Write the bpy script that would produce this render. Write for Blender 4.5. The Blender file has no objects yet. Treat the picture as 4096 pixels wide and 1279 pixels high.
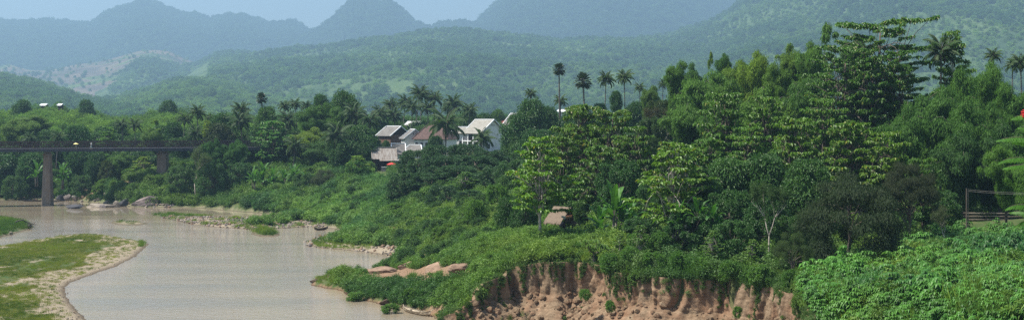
import bpy, math, random
import numpy as np
from mathutils import Vector, Matrix, Euler
C = bpy.context.scene
F = 5627.0                      # focal length in photo pixels
EYE = 20.0                      # camera height over the river
# ------------------------------------------------------------------ camera, world, sun, exposure
cam = bpy.data.objects.new('camera', bpy.data.cameras.new('camera'))
C.collection.objects.link(cam); C.camera = cam
cam.location = (0, 0, EYE); cam.rotation_euler = (math.pi/2, 0, 0)
cam.data.sensor_width = 36; cam.data.lens = 36*F/4096
cam.data.shift_y = -159.5/4096
cam.data.clip_start = 1; cam.data.clip_end = 30000
SUN_EL, SUN_AZ = math.radians(60), math.radians(-98)   # azimuth clockwise from +Y: left and a little behind
w = bpy.data.worlds.new('World'); C.world = w; w.use_nodes = True
nt = w.node_tree; bg = nt.nodes['Background']
sky = nt.nodes.new('ShaderNodeTexSky'); sky.sky_type = 'NISHITA'; sky.sun_disc = False
sky.sun_elevation = SUN_EL; sky.sun_rotation = SUN_AZ; sky.air_density = 1.0; sky.dust_density = 1.5; sky.ozone_density = 2.5
nt.links.new(sky.outputs[0], bg.inputs[0]); bg.inputs[1].default_value = 0.088
sl = bpy.data.lights.new('sun', 'SUN'); sl.energy = 5.0; sl.angle = math.radians(0.6); sl.color = (1, .95, .86)
so = bpy.data.objects.new('sun', sl); C.collection.objects.link(so)
sd = Vector((math.sin(SUN_AZ)*math.cos(SUN_EL), math.cos(SUN_AZ)*math.cos(SUN_EL), math.sin(SUN_EL)))
so.rotation_euler = sd.to_track_quat('Z', 'Y').to_euler(); so.location = (-100, 0, 300)
C.view_settings.view_transform = 'Standard'; C.view_settings.look = 'None'
C.view_settings.exposure = 1.07; C.view_settings.gamma = 1.0
cy = C.cycles
cy.max_bounces = 6; cy.diffuse_bounces = 2; cy.glossy_bounces = 2; cy.transmission_bounces = 3; cy.volume_bounces = 0
cy.transparent_max_bounces = 4; cy.use_denoising = False; cy.caustics_reflective = False; cy.caustics_refractive = False; cy.use_adaptive_sampling = False; cy.sample_clamp_indirect = 3
HAZE = 1.75e-4
HS = 1.9                         # the hills stand this much farther than first sketched

rng = np.random.default_rng(7); random.seed(7)
# ------------------------------------------------------------------ noise and geometry helpers
def h2(ix, iy, s=0):
    ix = ix.astype(np.int64); iy = iy.astype(np.int64)
    h = (ix*374761393 + iy*668265263 + s*974634777) & 0xffffffff
    h = ((h ^ (h >> 13))*1274126177) & 0xffffffff
    h = ((h ^ (h >> 16))*2246822519) & 0xffffffff
    return ((h ^ (h >> 15)) & 0xffffff)/float(0xffffff)
def vn(x, y, s=0):
    x = np.asarray(x, float); y = np.asarray(y, float)
    fx = np.floor(x); fy = np.floor(y); u = x-fx; v = y-fy
    u = u*u*(3-2*u); v = v*v*(3-2*v)
    a = h2(fx, fy, s); b = h2(fx+1, fy, s); c = h2(fx, fy+1, s); d = h2(fx+1, fy+1, s)
    return (a*(1-u)+b*u)*(1-v)+(c*(1-u)+d*u)*v
def fbm(x, y, o=4, s=0):
    r = 0; a = .5
    for k in range(o):
        r = r + a*vn(x*2**k+k*17.3, y*2**k+k*9.1, s+k); a *= .5
    return r/(1-.5**o)-.5
def ridged(x, y, o=4, s=0):
    r = 0; a = .5
    for k in range(o):
        r = r + a*(1-abs(2*vn(x*2**k+k*7.3, y*2**k+k*3.1, s+k)-1)); a *= .5
    return r/(1-.5**o)
def worley(x, y, s=0):
    fx = np.floor(x); fy = np.floor(y); d = np.full(np.shape(x), 9.)
    for i in (-1, 0, 1):
        for j in (-1, 0, 1):
            cx = fx+i; cy_ = fy+j
            px = cx+h2(cx, cy_, s); py = cy_+h2(cx, cy_, s+5)
            d = np.minimum(d, (px-x)**2+(py-y)**2)
    return np.sqrt(d)
def inpoly(x, y, P):
    r = np.zeros(np.shape(x), bool); n = len(P)
    for i in range(n):
        x1, y1 = P[i]; x2, y2 = P[(i+1) % n]
        if y1 == y2: continue
        c = ((y1 > y) != (y2 > y)) & (x < (x2-x1)*(y-y1)/(y2-y1)+x1)
        r ^= c
    return r
def pdist(x, y, P, closed=True):
    d = np.full(np.shape(x), 1e9); n = len(P)
    for i in range(n if closed else n-1):
        x1, y1 = P[i]; x2, y2 = P[(i+1) % n]
        dx, dy = x2-x1, y2-y1; L = dx*dx+dy*dy+1e-9
        t = np.clip(((x-x1)*dx+(y-y1)*dy)/L, 0, 1)
        d = np.minimum(d, (x-x1-t*dx)**2+(y-y1-t*dy)**2)
    return np.sqrt(d)
def sdist(x, y, P):
    return pdist(x, y, P)*np.where(inpoly(x, y, P), 1, -1)
def gp(px, py, z=0.0):          # where the ray through a photo pixel meets height z
    Y = (EYE-z)*F/(py-480.0)
    return ((px-2048)/F*Y, Y)
def X_(px, Y): return (px-2048)/F*Y
def Z_(py, Y): return EYE-(py-480)/F*Y
def sstep(a, b, x):
    t = np.clip((x-a)/(b-a), 0, 1); return t*t*(3-2*t)

def mesh(name, V, Fc, mat=None, smooth=False, attrs=None):
    """V (n,3); Fc: an (m,k) array or list of such arrays"""
    me = bpy.data.meshes.new(name)
    V = np.asarray(V, np.float32)
    if not isinstance(Fc, list): Fc = [Fc]
    Fc = [np.asarray(f, np.int32) for f in Fc if len(f)]
    tot = np.concatenate([np.full(len(f), f.shape[1], np.int32) for f in Fc])
    idx = np.concatenate([f.ravel() for f in Fc])
    me.vertices.add(len(V)); me.vertices.foreach_set('co', V.ravel())
    me.loops.add(len(idx)); me.loops.foreach_set('vertex_index', idx)
    me.polygons.add(len(tot))
    me.polygons.foreach_set('loop_start', np.concatenate([[0], np.cumsum(tot)[:-1]]).astype(np.int32))
    me.polygons.foreach_set('use_smooth', np.full(len(tot), smooth))
    if attrs:
        for k, a in attrs.items():
            a = np.asarray(a, np.float32)
            if a.ndim == 1:
                at = me.attributes.new(k, 'FLOAT', 'POINT'); at.data.foreach_set('value', a)
            else:
                at = me.attributes.new(k, 'FLOAT_VECTOR', 'POINT'); at.data.foreach_set('vector', a.ravel())
    me.update(calc_edges=True)
    if mat: me.materials.append(mat)
    return me
def link(name, me, parent=None, loc=None):
    o = bpy.data.objects.new(name, me); C.collection.objects.link(o)
    if parent: o.parent = parent
    if loc is not None: o.location = loc
    return o
def tag(o, label=None, cat=None, group=None, kind=None):
    if label: o['label'] = label
    if cat: o['category'] = cat
    if group: o['group'] = group
    if kind: o['kind'] = kind
    return o
def empty(name, loc, rz=0, label=None, cat=None, group=None):
    o = bpy.data.objects.new(name, None); C.collection.objects.link(o)
    o.location = loc; o.rotation_euler = (0, 0, rz); o.empty_display_size = .2
    return tag(o, label, cat, group)
def gridmesh(name, V, nr, nc, mat, smooth=True, attrs=None, keep=None):
    i = np.arange((nr-1)*(nc-1)); r = i//(nc-1); c = i % (nc-1); a = r*nc+c
    Fq = np.stack([a, a+1, a+nc+1, a+nc], 1)
    if keep is not None: Fq = Fq[keep(Fq)]
    return mesh(name, V, Fq, mat, smooth, attrs)

class MB:                        # collects boxes, tubes and polygons into one mesh
    def __init__(s): s.v = []; s.f = {}; s.n = 0
    def add(s, V, Fs):
        for f in Fs: s.f.setdefault(len(f), []).append([k+s.n for k in f])
        s.v.append(np.asarray(V, float)); s.n += len(V)
    def box(s, c, d, R=None):
        x, y, z = [k/2 for k in d]
        V = np.array([(-x,-y,-z),(x,-y,-z),(x,y,-z),(-x,y,-z),(-x,-y,z),(x,-y,z),(x,y,z),(-x,y,z)])
        if R is not None: V = V@np.array(R).T
        s.add(V+np.array(c), [(0,3,2,1),(4,5,6,7),(0,1,5,4),(1,2,6,5),(2,3,7,6),(3,0,4,7)])
    def bar(s, a, b, w, h=None):
        a = Vector(a); b = Vector(b); h = h or w
        R = (b-a).to_track_quat('Z', 'Y').to_matrix()
        s.box((a+b)/2, (w, h, (b-a).length), np.array(R))
    def tube(s, pts, rad, n=7, cap=True):
        pts = [Vector(p) for p in pts]; V = []
        ax = None
        for i, p in enumerate(pts):
            t = (pts[min(i+1, len(pts)-1)]-pts[max(i-1, 0)]).normalized()
            if ax is None: ax = t.orthogonal().normalized()
            else: ax = (ax-t*ax.dot(t)).normalized()
            b = t.cross(ax); r = rad[i] if hasattr(rad, '__len__') else rad
            for k in range(n):
                a = 2*math.pi*k/n; V.append(p+(ax*math.cos(a)+b*math.sin(a))*r)
        Fs = [(i*n+k, i*n+(k+1) % n, (i+1)*n+(k+1) % n, (i+1)*n+k) for i in range(len(pts)-1) for k in range(n)]
        if cap: Fs += [tuple(range(n))[::-1], tuple((len(pts)-1)*n+k for k in range(n))]
        s.add([tuple(v) for v in V], Fs)
    def poly(s, V, th=0.0, nrm=None):
        V = [Vector(v) for v in V]; n = len(V)
        if not th: s.add([tuple(v) for v in V], [tuple(range(n))]); return
        nr = Vector(nrm) if nrm else (V[1]-V[0]).cross(V[2]-V[0]).normalized()
        W = V+[v-nr*th for v in V]
        s.add([tuple(v) for v in W], [tuple(range(n)), tuple(range(n, 2*n))[::-1]]+[(k, k+n, (k+1) % n+n, (k+1) % n) for k in range(n)])
    def build(s, name, mat, parent=None, loc=None, smooth=False):
        me = mesh(name, np.concatenate(s.v), [np.array(f) for f in s.f.values()], mat, smooth)
        return link(name, me, parent, loc)

# ------------------------------------------------------------------ materials
def newmat(name):
    m = bpy.data.materials.new(name); m.use_nodes = True
    t = m.node_tree; return m, t, t.nodes['Principled BSDF'], t.nodes.new, t.links.new
def mixc(t, fac, a, b, mode='MIX'):
    n = t.nodes.new('ShaderNodeMix'); n.data_type = 'RGBA'; n.blend_type = mode
    for k, v in ((0, fac), (6, a), (7, b)):
        if isinstance(v, bpy.types.NodeSocket): t.links.new(v, n.inputs[k])
        elif k == 0: n.inputs[0].default_value = v
        else: n.inputs[k].default_value = (*v, 1)
    return n.outputs[2]
def noise(t, scale, det=4, rough=.6, coord='Object', vec=None, dist=0):
    n = t.nodes.new('ShaderNodeTexNoise'); n.inputs['Scale'].default_value = scale
    n.inputs['Detail'].default_value = det; n.inputs['Roughness'].default_value = rough; n.inputs['Distortion'].default_value = dist
    if vec is None: vec = t.nodes.new('ShaderNodeTexCoord').outputs[coord]
    t.links.new(vec, n.inputs['Vector']); return n.outputs['Fac']
def ramp(t, fac, a, b):
    n = t.nodes.new('ShaderNodeMapRange'); t.links.new(fac, n.inputs[0])
    n.inputs[1].default_value = a; n.inputs[2].default_value = b; n.clamp = True; return n.outputs[0]
def bump(t, b, h, strength, dist):
    n = t.nodes.new('ShaderNodeBump'); n.inputs['Strength'].default_value = strength; n.inputs['Distance'].default_value = dist
    t.links.new(h, n.inputs['Height']); t.links.new(n.outputs[0], b.inputs['Normal'])
def scaled(t, sc):
    c = t.nodes.new('ShaderNodeTexCoord'); m = t.nodes.new('ShaderNodeMapping'); m.inputs['Scale'].default_value = sc
    t.links.new(c.outputs['Object'], m.inputs[0]); return m.outputs[0]
def plain(name, c1, c2=None, rough=.8, scale=2.0, bmp=0.0, sc=None, metal=0, spec=.3):
    m, t, b, N, L = newmat(name)
    c2 = c2 or tuple(k*.75 for k in c1)
    v = scaled(t, sc) if sc else None
    f = noise(t, scale, 5, .65, vec=v)
    L(mixc(t, ramp(t, f, .35, .65), c1, c2), b.inputs['Base Color'])
    b.inputs['Roughness'].default_value = rough; b.inputs['Metallic'].default_value = metal
    b.inputs['Specular IOR Level'].default_value = spec
    if bmp: bump(t, b, noise(t, scale*3, 5, .7, vec=v), .6, bmp)
    return m
def leafmat(name, c1, c2, rough=.5, trans=.35, spec=.35, c3=None, tint=False):
    """leaf colours vary by tree and by leaf; o.color tints a whole tree"""
    m, t, b, N, L = newmat(name)
    oi = N('ShaderNodeObjectInfo'); g = N('ShaderNodeNewGeometry')
    c = mixc(t, g.outputs['Random Per Island'], c1, c2)
    c = mixc(t, oi.outputs['Random'], c, mixc(t, 1.0, c, (.72, .8, .85), 'MULTIPLY'))
    if c3: c = mixc(t, ramp(t, g.outputs['Random Per Island'], .93, .95), c, c3)
    if tint:
        at = N('ShaderNodeAttribute'); at.attribute_type = 'INSTANCER'; at.attribute_name = 'tint'
        c = mixc(t, 1.0, c, at.outputs['Color'], 'MULTIPLY')
    else:
        c = mixc(t, 1.0, c, oi.outputs['Color'], 'MULTIPLY')
    L(c, b.inputs['Base Color']); b.inputs['Roughness'].default_value = rough; b.inputs['Specular IOR Level'].default_value = spec
    tr = N('ShaderNodeBsdfTranslucent'); L(mixc(t, 1.0, c, (1.5, 1.6, .7), 'MULTIPLY'), tr.inputs[0])
    mx = N('ShaderNodeMixShader'); mx.inputs[0].default_value = trans
    L(b.outputs[0], mx.inputs[1]); L(tr.outputs[0], mx.inputs[2]); L(mx.outputs[0], t.nodes['Material Output'].inputs[0])
    return m
M = {}
M['bark'] = plain('bark', (.16, .13, .10), (.07, .055, .045), .9, 3, .03, sc=(3, 3, .5))
M['pale_bark'] = plain('pale_bark', (.42, .38, .32), (.22, .19, .15), .85, 3, .02, sc=(3, 3, .5))
M['palm_bark'] = plain('palm_bark', (.15, .13, .11), (.08, .068, .055), .9, 4, .03, sc=(1, 1, 3))
M['leaf_big'] = leafmat('leaf_big', (.075, .155, .018), (.14, .235, .03), .45, .28, .35, (.20, .20, .03))
M['leaf_dense'] = leafmat('leaf_dense', (.045, .108, .02), (.08, .16, .03), .5, .2, .35)
M['leaf_bamboo'] = leafmat('leaf_bamboo', (.08, .15, .026), (.13, .21, .036), .6, .28, .2)
M['leaf_fine'] = leafmat('leaf_fine', (.05, .075, .028), (.08, .10, .04), .6, .3, .25)
M['leaf_palm'] = leafmat('leaf_palm', (.04, .085, .025), (.07, .12, .035), .6, .22, .2)
M['leaf_fan'] = leafmat('leaf_fan', (.03, .05, .022), (.05, .075, .03), .45, .12, .4)
M['leaf_dead'] = leafmat('leaf_dead', (.20, .15, .10), (.13, .10, .07), .8, .2, .1)
M['leaf_banana'] = leafmat('leaf_banana', (.045, .115, .025), (.085, .20, .03), .5, .35, .25)
M['leaf_weed'] = leafmat('leaf_weed', (.075, .145, .025), (.125, .21, .04), .55, .35, .3)
M['leaf_cassava'] = leafmat('leaf_cassava', (.05, .14, .03), (.085, .20, .045), .45, .3, .4)
M['grass'] = leafmat('grass', (.12, .18, .028), (.21, .24, .05), .55, .4, .25)
M['grass_dry'] = leafmat('grass_dry', (.17, .20, .05), (.32, .29, .10), .6, .35, .2)
M['weed_tint'] = leafmat('weed_tint', (.075, .148, .025), (.135, .22, .045), .55, .24, .3, tint=True)
M['grass_tint'] = leafmat('grass_tint', (.085, .17, .03), (.17, .23, .05), .55, .38, .25, tint=True)
M['leaf_cassava'] = leafmat('leaf_cassava', (.045, .13, .022), (.075, .185, .032), .5, .2, .2, tint=True)
M['leaf_far'] = leafmat('leaf_far', (.07, .13, .035), (.125, .19, .05), .7, .3, .15, tint=True)
M['leaf_flame'] = leafmat('leaf_flame', (.08, .20, .03), (.13, .28, .045), .5, .45, .3)

# ------------------------------------------------------------------ terrain
def shore(L): return [gp(a, b) for a, b in L]
MAIN = shore([(-1600, 790), (-300, 795), (0, 797), (270, 800), (400, 812), (520, 826), (640, 828), (800, 832), (1000, 848), (1150, 860), (1225, 868),
              (1235, 875), (1150, 873), (1000, 875), (900, 872), (800, 866), (700, 858), (640, 858), (606, 862), (650, 870), (700, 880), (770, 897), (860, 908), (1000, 916),
              (1130, 913), (1235, 906), (1330, 912), (1378, 922), (1370, 934), (1310, 944), (1240, 962), (1228, 973), (1260, 986), (1330, 994), (1430, 1004),
              (1510, 1012), (1560, 1028), (1580, 1046), (1555, 1072), (1500, 1080), (1430, 1092), (1375, 1112), (1310, 1116), (1250, 1126), (1252, 1140),
              (1310, 1152), (1370, 1160), (1400, 1182), (1480, 1205), (1560, 1221), (1625, 1234), (1690, 1249), (1738, 1264), (1800, 1300), (1870, 1340)])
NSH = len(MAIN)
MAIN += [(8, 112), (20, 103), (30, 60), (40, -40), (900, -40), (900, 1000), (-900, 1000)]
BAR = shore([(-1500, 1010), (-100, 1000), (0, 984), (60, 975), (130, 962), (240, 943), (400, 938), (500, 953), (560, 965), (597, 976), (575, 993), (540, 1025), (470, 1062),
             (400, 1085), (340, 1108), (280, 1130), (258, 1150), (262, 1180), (290, 1220), (345, 1279), (420, 1340), (460, 1450), (-1500, 1450)])
LEFTB = shore([(-1500, 850), (-50, 872), (20, 884), (100, 893), (133, 903), (125, 915), (80, 926), (0, 948), (-100, 960), (-1500, 980)])
ISLET = shore([(428, 890), (470, 882), (540, 884), (596, 893), (560, 900), (480, 900)])
ISLE2 = shore([(1000, 935), (1020, 922), (1080, 920), (1125, 935), (1110, 945), (1040, 945)])
LIP = [(1745, 1310, .7), (1775, 1279, 1.5), (1850, 1228, 2.3), (1912, 1192, 3.1), (1965, 1130, 4.3), (2050, 1068, 5.5), (2180, 1046, 6.2), (2300, 1045, 6.2), (2385, 1052, 6.2), (2440, 1088, 6.0),
       (2550, 1100, 6.0), (2650, 1110, 5.9), (2760, 1120, 5.8), (2880, 1122, 5.8), (2990, 1142, 5.8), (3080, 1150, 5.8), (3150, 1165, 5.8), (3200, 1225, 5.6), (3260, 1320, 5.4), (3330, 1450, 5.2)]
LIPXY = [gp(a, b, z) for a, b, z in LIP]
LIPZ = [z for a, b, z in LIP]
LIPXY += [(26, 62), (30, 30)]; LIPZ += [5, 5]
OUTP = LIPXY + [(-200, 30), (-200, LIPXY[0][1])]
CP = []
for px, py, z in [(0, 797, 0), (270, 800, 0), (520, 826, 0), (800, 832, 0), (1150, 860, 0),
                  (1400, 735, 6.4), (1300, 850, 1.0), (1250, 890, .35), (1100, 890, .3), (900, 890, .3), (700, 868, .3),
                  (1500, 780, 5), (1500, 860, 2.4), (1400, 905, .5), (1500, 925, .6), (1400, 960, .4), (1330, 975, .35), (1500, 1000, .4), (1600, 960, 1.6),
                  (1700, 780, 6.2), (1700, 880, 4.0), (1800, 950, 4.3), (1900, 850, 6.5), (1700, 1000, 2.4), (1610, 1040, .9), (1600, 1080, 1.1), (1450, 1120, .7), (1330, 1130, .5),
                  (1600, 1130, 1.5), (1750, 1100, 2.8), (1900, 1100, 4.5), (1900, 1000, 5.5), (1700, 1200, 1.4), (1600, 1200, 1.0), (1500, 1170, .8), (1800, 1180, 2.4), (1850, 1200, 2.7),
                  (2050, 1000, 6.1), (2250, 930, 7.0), (2450, 930, 7.3), (2400, 1000, 6.6), (2700, 1050, 6.2), (3000, 1080, 6.2), (3300, 1100, 6.3), (3200, 1150, 6.0), (3300, 1200, 5.9), (3600, 1000, 6.8),
                  (3600, 1279, 7.0), (3300, 1279, 5.6), (4096, 1279, 8.0), (4000, 900, 7.2), (4400, 1100, 8.6), (3800, 1100, 7.2)]:
    x, y = gp(px, py, z); CP.append((x, y, z))
for px, py, Y in [(0, 745, 367), (300, 745, 361), (-800, 740, 370), (500, 735, 338), (650, 735, 334), (800, 760, 332), (1000, 760, 322), (1200, 745, 318)]: CP.append((X_(px, Y), Y, Z_(py, Y)))
CP += [(x, y, z) for (x, y), z in zip(LIPXY, LIPZ)]
CP += [(x, y, 0) for x, y in MAIN[1:NSH:2]]
for px, Y, z in [(1540, 325, 8.2), (1540, 308, 7.0), (1540, 290, 6.0), (1540, 352, 9.2), (1650, 310, 7.8), (1450, 312, 7.0), (1600, 340, 8.8), (0, 400, 10), (-1500, 400, 10), (-1500, 360, 3), (600, 365, 7), (600, 400, 10.5), (1000, 345, 8), (1000, 400, 11), (1500, 330, 8.6), (1500, 400, 11), (2000, 400, 11.2), (1800, 300, 8.5),
                 (2000, 250, 8), (2300, 210, 8.3), (2300, 260, 9.5), (2300, 400, 12), (2800, 180, 8.2), (2800, 240, 9.5), (3500, 170, 8.6), (3500, 240, 11), (4100, 220, 11), (4500, 160, 10), (5500, 150, 11),
                 (3000, 400, 13), (0, 700, 15), (1500, 700, 15), (3500, 700, 18), (5500, 700, 20), (5500, 300, 15), (-1500, 900, 18), (2000, 900, 18), (5500, 900, 22), (6000, 60, 11)]:
    CP.append((X_(px, Y), Y, z))
CP = np.array(CP)
_, ui = np.unique(np.round(CP[:, :2]/1.5), axis=0, return_index=True); CP = CP[np.sort(ui)]
def _tps(ax, ay, bx, by):
    r2 = (ax-bx)**2+(ay-by)**2+1e-6; return r2*np.log(r2)
_n = len(CP); S_ = .01; cx_, cy_ = CP[:, 0]*S_, CP[:, 1]*S_
A = np.zeros((_n+3, _n+3)); A[:_n, :_n] = _tps(cx_[:, None], cy_[:, None], cx_[None], cy_[None])+np.eye(_n)*2e-3
A[:_n, _n] = 1; A[:_n, _n+1] = cx_; A[:_n, _n+2] = cy_; A[_n:, :_n] = A[:_n, _n:].T
WT = np.linalg.solve(A, np.concatenate([CP[:, 2], [0, 0, 0]]))
def tps(x, y):
    x = np.asarray(x, float)*S_; y = np.asarray(y, float)*S_; r = WT[_n]+WT[_n+1]*x+WT[_n+2]*y
    for i in range(_n): r = r+WT[i]*_tps(x, y, cx_[i], cy_[i])
    return r
def H(x, y, cliffcut=True):
    x = np.atleast_1d(np.asarray(x, float)); y = np.atleast_1d(np.asarray(y, float))
    z = tps(x, y); wob = fbm(x*.9, y*.9, 3, 3)*1.6
    s = sdist(x, y, MAIN)+wob*.5
    land = np.maximum(z, np.where(y < 178, .85*(1-np.exp(-np.maximum(s, 0)*1.1)), .12+.07*np.minimum(s, 4)))+fbm(x*.25, y*.25, 3, 8)*np.clip(s*.12, 0, 1.2)
    out = np.where(s > 0, np.minimum(land, .15+1.0*np.maximum(s, 0)), np.maximum(-1.5, s*.25))
    for P, hh in ((BAR, .45), (LEFTB, 1.0), (ISLET, .25), (ISLE2, .3)):
        s2 = sdist(x, y, P)+wob*.35
        b = np.where(s2 > 0, hh*(1-np.exp(-s2*.45))+fbm(x*.3, y*.3, 3, 4)*.25*np.clip(s2*.2, 0, 1), np.maximum(-1.5, s2*.2))
        out = np.maximum(out, b)
    if cliffcut:
        d = pdist(x, y, LIPXY, False); ins = inpoly(x, y, OUTP)
        cut = ins | (d < .7)
        out = np.where(cut & (x > LIPXY[0][0]-1.5), np.minimum(out, -1.5), out)
    return out
def Hs(x, y): return float(H(x, y)[0])

m, t, b, N, L = newmat('ground'); M['ground'] = m
at = N('ShaderNodeAttribute'); at.attribute_name = 'sand'
at2 = N('ShaderNodeAttribute'); at2.attribute_name = 'dirt'
n1 = noise(t, .5, 6, .65); n2 = noise(t, 6, 5, .7)
green = mixc(t, ramp(t, n1, .35, .65), (.045, .08, .022), (.09, .10, .04))
sand = mixc(t, ramp(t, n2, .3, .7), (.33, .27, .19), (.17, .14, .10))
dirt = mixc(t, ramp(t, n2, .3, .7), (.27, .175, .11), (.14, .09, .055))
c = mixc(t, at2.outputs['Fac'], green, dirt); c = mixc(t, at.outputs['Fac'], c, sand)
gz0 = N('ShaderNodeNewGeometry'); sz0 = N('ShaderNodeSeparateXYZ'); L(gz0.outputs['Position'], sz0.inputs[0]); c = mixc(t, ramp(t, sz0.outputs['Z'], .03, .16), mixc(t, 1., c, (.42, .40, .38), 'MULTIPLY'), c)   # wet rim at the waterline
L(c, b.inputs['Base Color']); b.inputs['Roughness'].default_value = .95; b.inputs['Specular IOR Level'].default_value = .1
bump(t, b, noise(t, 3, 6, .75), .8, .25)

DIRT = [(1520, 1108, 105, 26), (1640, 1092, 80, 20), (1770, 1092, 125, 30), (1760, 1240, 60, 16), (1560, 1090, 50, 18), (1640, 1000, 60, 12), (1700, 1030, 50, 14), (1560, 920, 60, 14), (1600, 890, 40, 10), (1480, 905, 40, 8), (1830, 860, 30, 14), (1660, 1130, 60, 12),
        (500, 735, 60, 10), (350, 760, 60, 25), (120, 770, 60, 15)]
def surf_masks(x, y, z):
    s = sdist(x, y, MAIN); px = 2048+x/y*F; py = 480+(EYE-z)/y*F
    dirt = np.zeros_like(x)
    for a, b_, ra, rb in DIRT:
        dirt = np.maximum(dirt, 1.35-np.sqrt(((px-a)/ra)**2+((py-b_)/rb)**2)+fbm(x*.8, y*.8, 3, 21)*1.2)
    dirt = np.clip(dirt*2.2, 0, 1)
    sb = sdist(x, y, BAR)
    low = (s > 0) & (z < .5)
    sand = np.where(low & (s < 6) & (y > 178), np.clip(1.2-s*np.where(y > 290, .8, .25)+fbm(x*.4, y*.4, 3, 5)*3, 0, 1), 0)
    sand = np.where((z < .1) & (y > 178), 1, sand); dirt = np.where((z < .22) & (y < 178) & (s > -3) & (x > -40), 1, dirt)
    rightside = sb < (5+fbm(x*.15, y*.15, 3, 12)*9)
    sand = np.where(sb > -2, np.where(rightside, 1, np.clip(fbm(x*.5, y*.25, 4, 6)*7-.3, 0, 1)), sand)
    sand = np.where(sdist(x, y, ISLET) > -1, np.clip(.8+fbm(x, y, 2, 3)*2, 0, 1), sand)
    bar = (px > 600) & (px < 1260) & (py > 868) & (py < 920); sand = np.where(bar, np.clip(.7+fbm(x*.3, y*.3, 3, 9)*4, 0, 1), sand)
    stn = (px > 1225) & (px < 1600) & (py < 1078) & (np.abs(sdist(x, y, MAIN)-1.2) < 1.8) & (py > 930); sand = np.where(stn, 1, sand)
    sand = np.where(y > 285, sand*.55, sand)
    return sand, dirt
ys = [28.]
while ys[-1] < 1000: ys.append(ys[-1]+max(.42, .0042*ys[-1]*(1 if ys[-1] < 420 else 2.2)))
ys = np.array(ys)
pxs = np.concatenate([np.linspace(-4000, -500, 36)[:-1], np.arange(-500, 4600, 13), np.linspace(4600, 9000, 45)[1:]])
GY, GX = np.meshgrid(ys, pxs, indexing='ij'); GX = (GX-2048)/F*GY
gx, gy = GX.ravel(), GY.ravel(); gz = H(gx, gy)
sand_, dirt_ = surf_masks(gx, gy, gz)
gz = gz+np.where(gz > .3, dirt_*(ridged(gx*.5, gy*.5, 3, 31)-.5)*.5, 0)
o = link('ground', gridmesh('ground', np.stack([gx, gy, gz], 1), len(ys), len(pxs), M['ground'], attrs={'sand': sand_, 'dirt': dirt_}))
tag(o, kind='structure')

# ------------------------------------------------------------------ water
m, t, b, N, L = newmat('water'); M['water'] = m
geo = N('ShaderNodeNewGeometry'); sx = N('ShaderNodeSeparateXYZ'); L(geo.outputs['Position'], sx.inputs[0])
v1 = scaled(t, (.5, 1.3, 1)); v2 = scaled(t, (.03, .12, 1))
w1 = noise(t, 1.1, 6, .62, vec=v1); w3 = noise(t, 5.0, 3, .6, vec=v1)
big = noise(t, 1.0, 4, .6, vec=v2)
calm = ramp(t, sx.outputs['Y'], 268, 300)           # the pool under the bridge lies still
cn = N('ShaderNodeMath'); cn.operation = 'MULTIPLY_ADD'; L(big, cn.inputs[0]); cn.inputs[1].default_value = 1.6; cn.inputs[2].default_value = -.8
ca = N('ShaderNodeMath'); ca.operation = 'ADD'; ca.use_clamp = True; L(calm, ca.inputs[0]); L(cn.outputs[0], ca.inputs[1])
st = N('ShaderNodeMapRange'); L(ca.outputs[0], st.inputs[0]); st.inputs[3].default_value = .55; st.inputs[4].default_value = .02
hh = N('ShaderNodeMath'); hh.operation = 'MULTIPLY_ADD'; L(w3, hh.inputs[0]); hh.inputs[1].default_value = .25; L(w1, hh.inputs[2])
bp = N('ShaderNodeBump'); bp.inputs['Distance'].default_value = .16; L(st.outputs[0], bp.inputs['Strength']); L(hh.outputs[0], bp.inputs['Height']); L(bp.outputs[0], b.inputs['Normal'])
L(mixc(t, ramp(t, big, .35, .65), (.26, .21, .145), (.20, .17, .125)), b.inputs['Base Color'])
b.inputs['Roughness'].default_value = .04; b.inputs['IOR'].default_value = 1.33
V = [(-1200, 0, 0), (1200, 0, 0), (1200, 470, 0), (-1200, 470, 0)]
o = link('river_water', mesh('river_water', V, np.array([[0, 1, 2, 3]]), m)); tag(o, kind='structure')

# ------------------------------------------------------------------ cliff
m, t, b, N, L = newmat('cliff_earth'); M['cliff'] = m
v = scaled(t, (1.6, 1.6, .35)); n1 = noise(t, 1.3, 8, .65, vec=v); n2 = noise(t, .35, 4, .6); n3 = noise(t, 5, 6, .7)
c = mixc(t, ramp(t, n1, .3, .7), (.31, .225, .145), (.13, .092, .058)); c = mixc(t, ramp(t, n2, .45, .62), c, (.23, .14, .085))
sxz = N('ShaderNodeSeparateXYZ'); tc_ = N('ShaderNodeTexCoord'); L(tc_.outputs['Object'], sxz.inputs[0]); zz_ = N('ShaderNodeMath'); zz_.operation = 'MULTIPLY_ADD'; L(n2, zz_.inputs[0]); zz_.inputs[1].default_value = 1.4; L(sxz.outputs['Z'], zz_.inputs[2]); cb = N('ShaderNodeCombineXYZ'); L(zz_.outputs[0], cb.inputs[2]); st_n = noise(t, 2.6, 5, .7, vec=cb.outputs[0])
c = mixc(t, ramp(t, st_n, .42, .62), c, mixc(t, 1., c, (.62, .58, .55), 'MULTIPLY'))
c = mixc(t, ramp(t, n3, .25, .5), mixc(t, 1., c, (.6, .58, .56), 'MULTIPLY'), c)
L(c, b.inputs['Base Color']); b.inputs['Roughness'].default_value = .95; b.inputs['Specular IOR Level'].default_value = .1
bump(t, b, noise(t, 4, 8, .75), .9, .12)
lx = np.array(LIPXY[:20]); lz = np.array(LIPZ[:20])
seg = np.concatenate([[0], np.cumsum(np.hypot(*np.diff(lx, axis=0).T))]); NU, NV = 620, 110
u = np.linspace(0, seg[-1], NU)
ex = np.interp(u, seg, lx[:, 0]); ey = np.interp(u, seg, lx[:, 1]); ez = np.interp(u, seg, lz)
k = np.ones(25)/25; sm = lambda a: np.convolve(np.pad(a, 12, 'edge'), k, 'valid')
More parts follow.
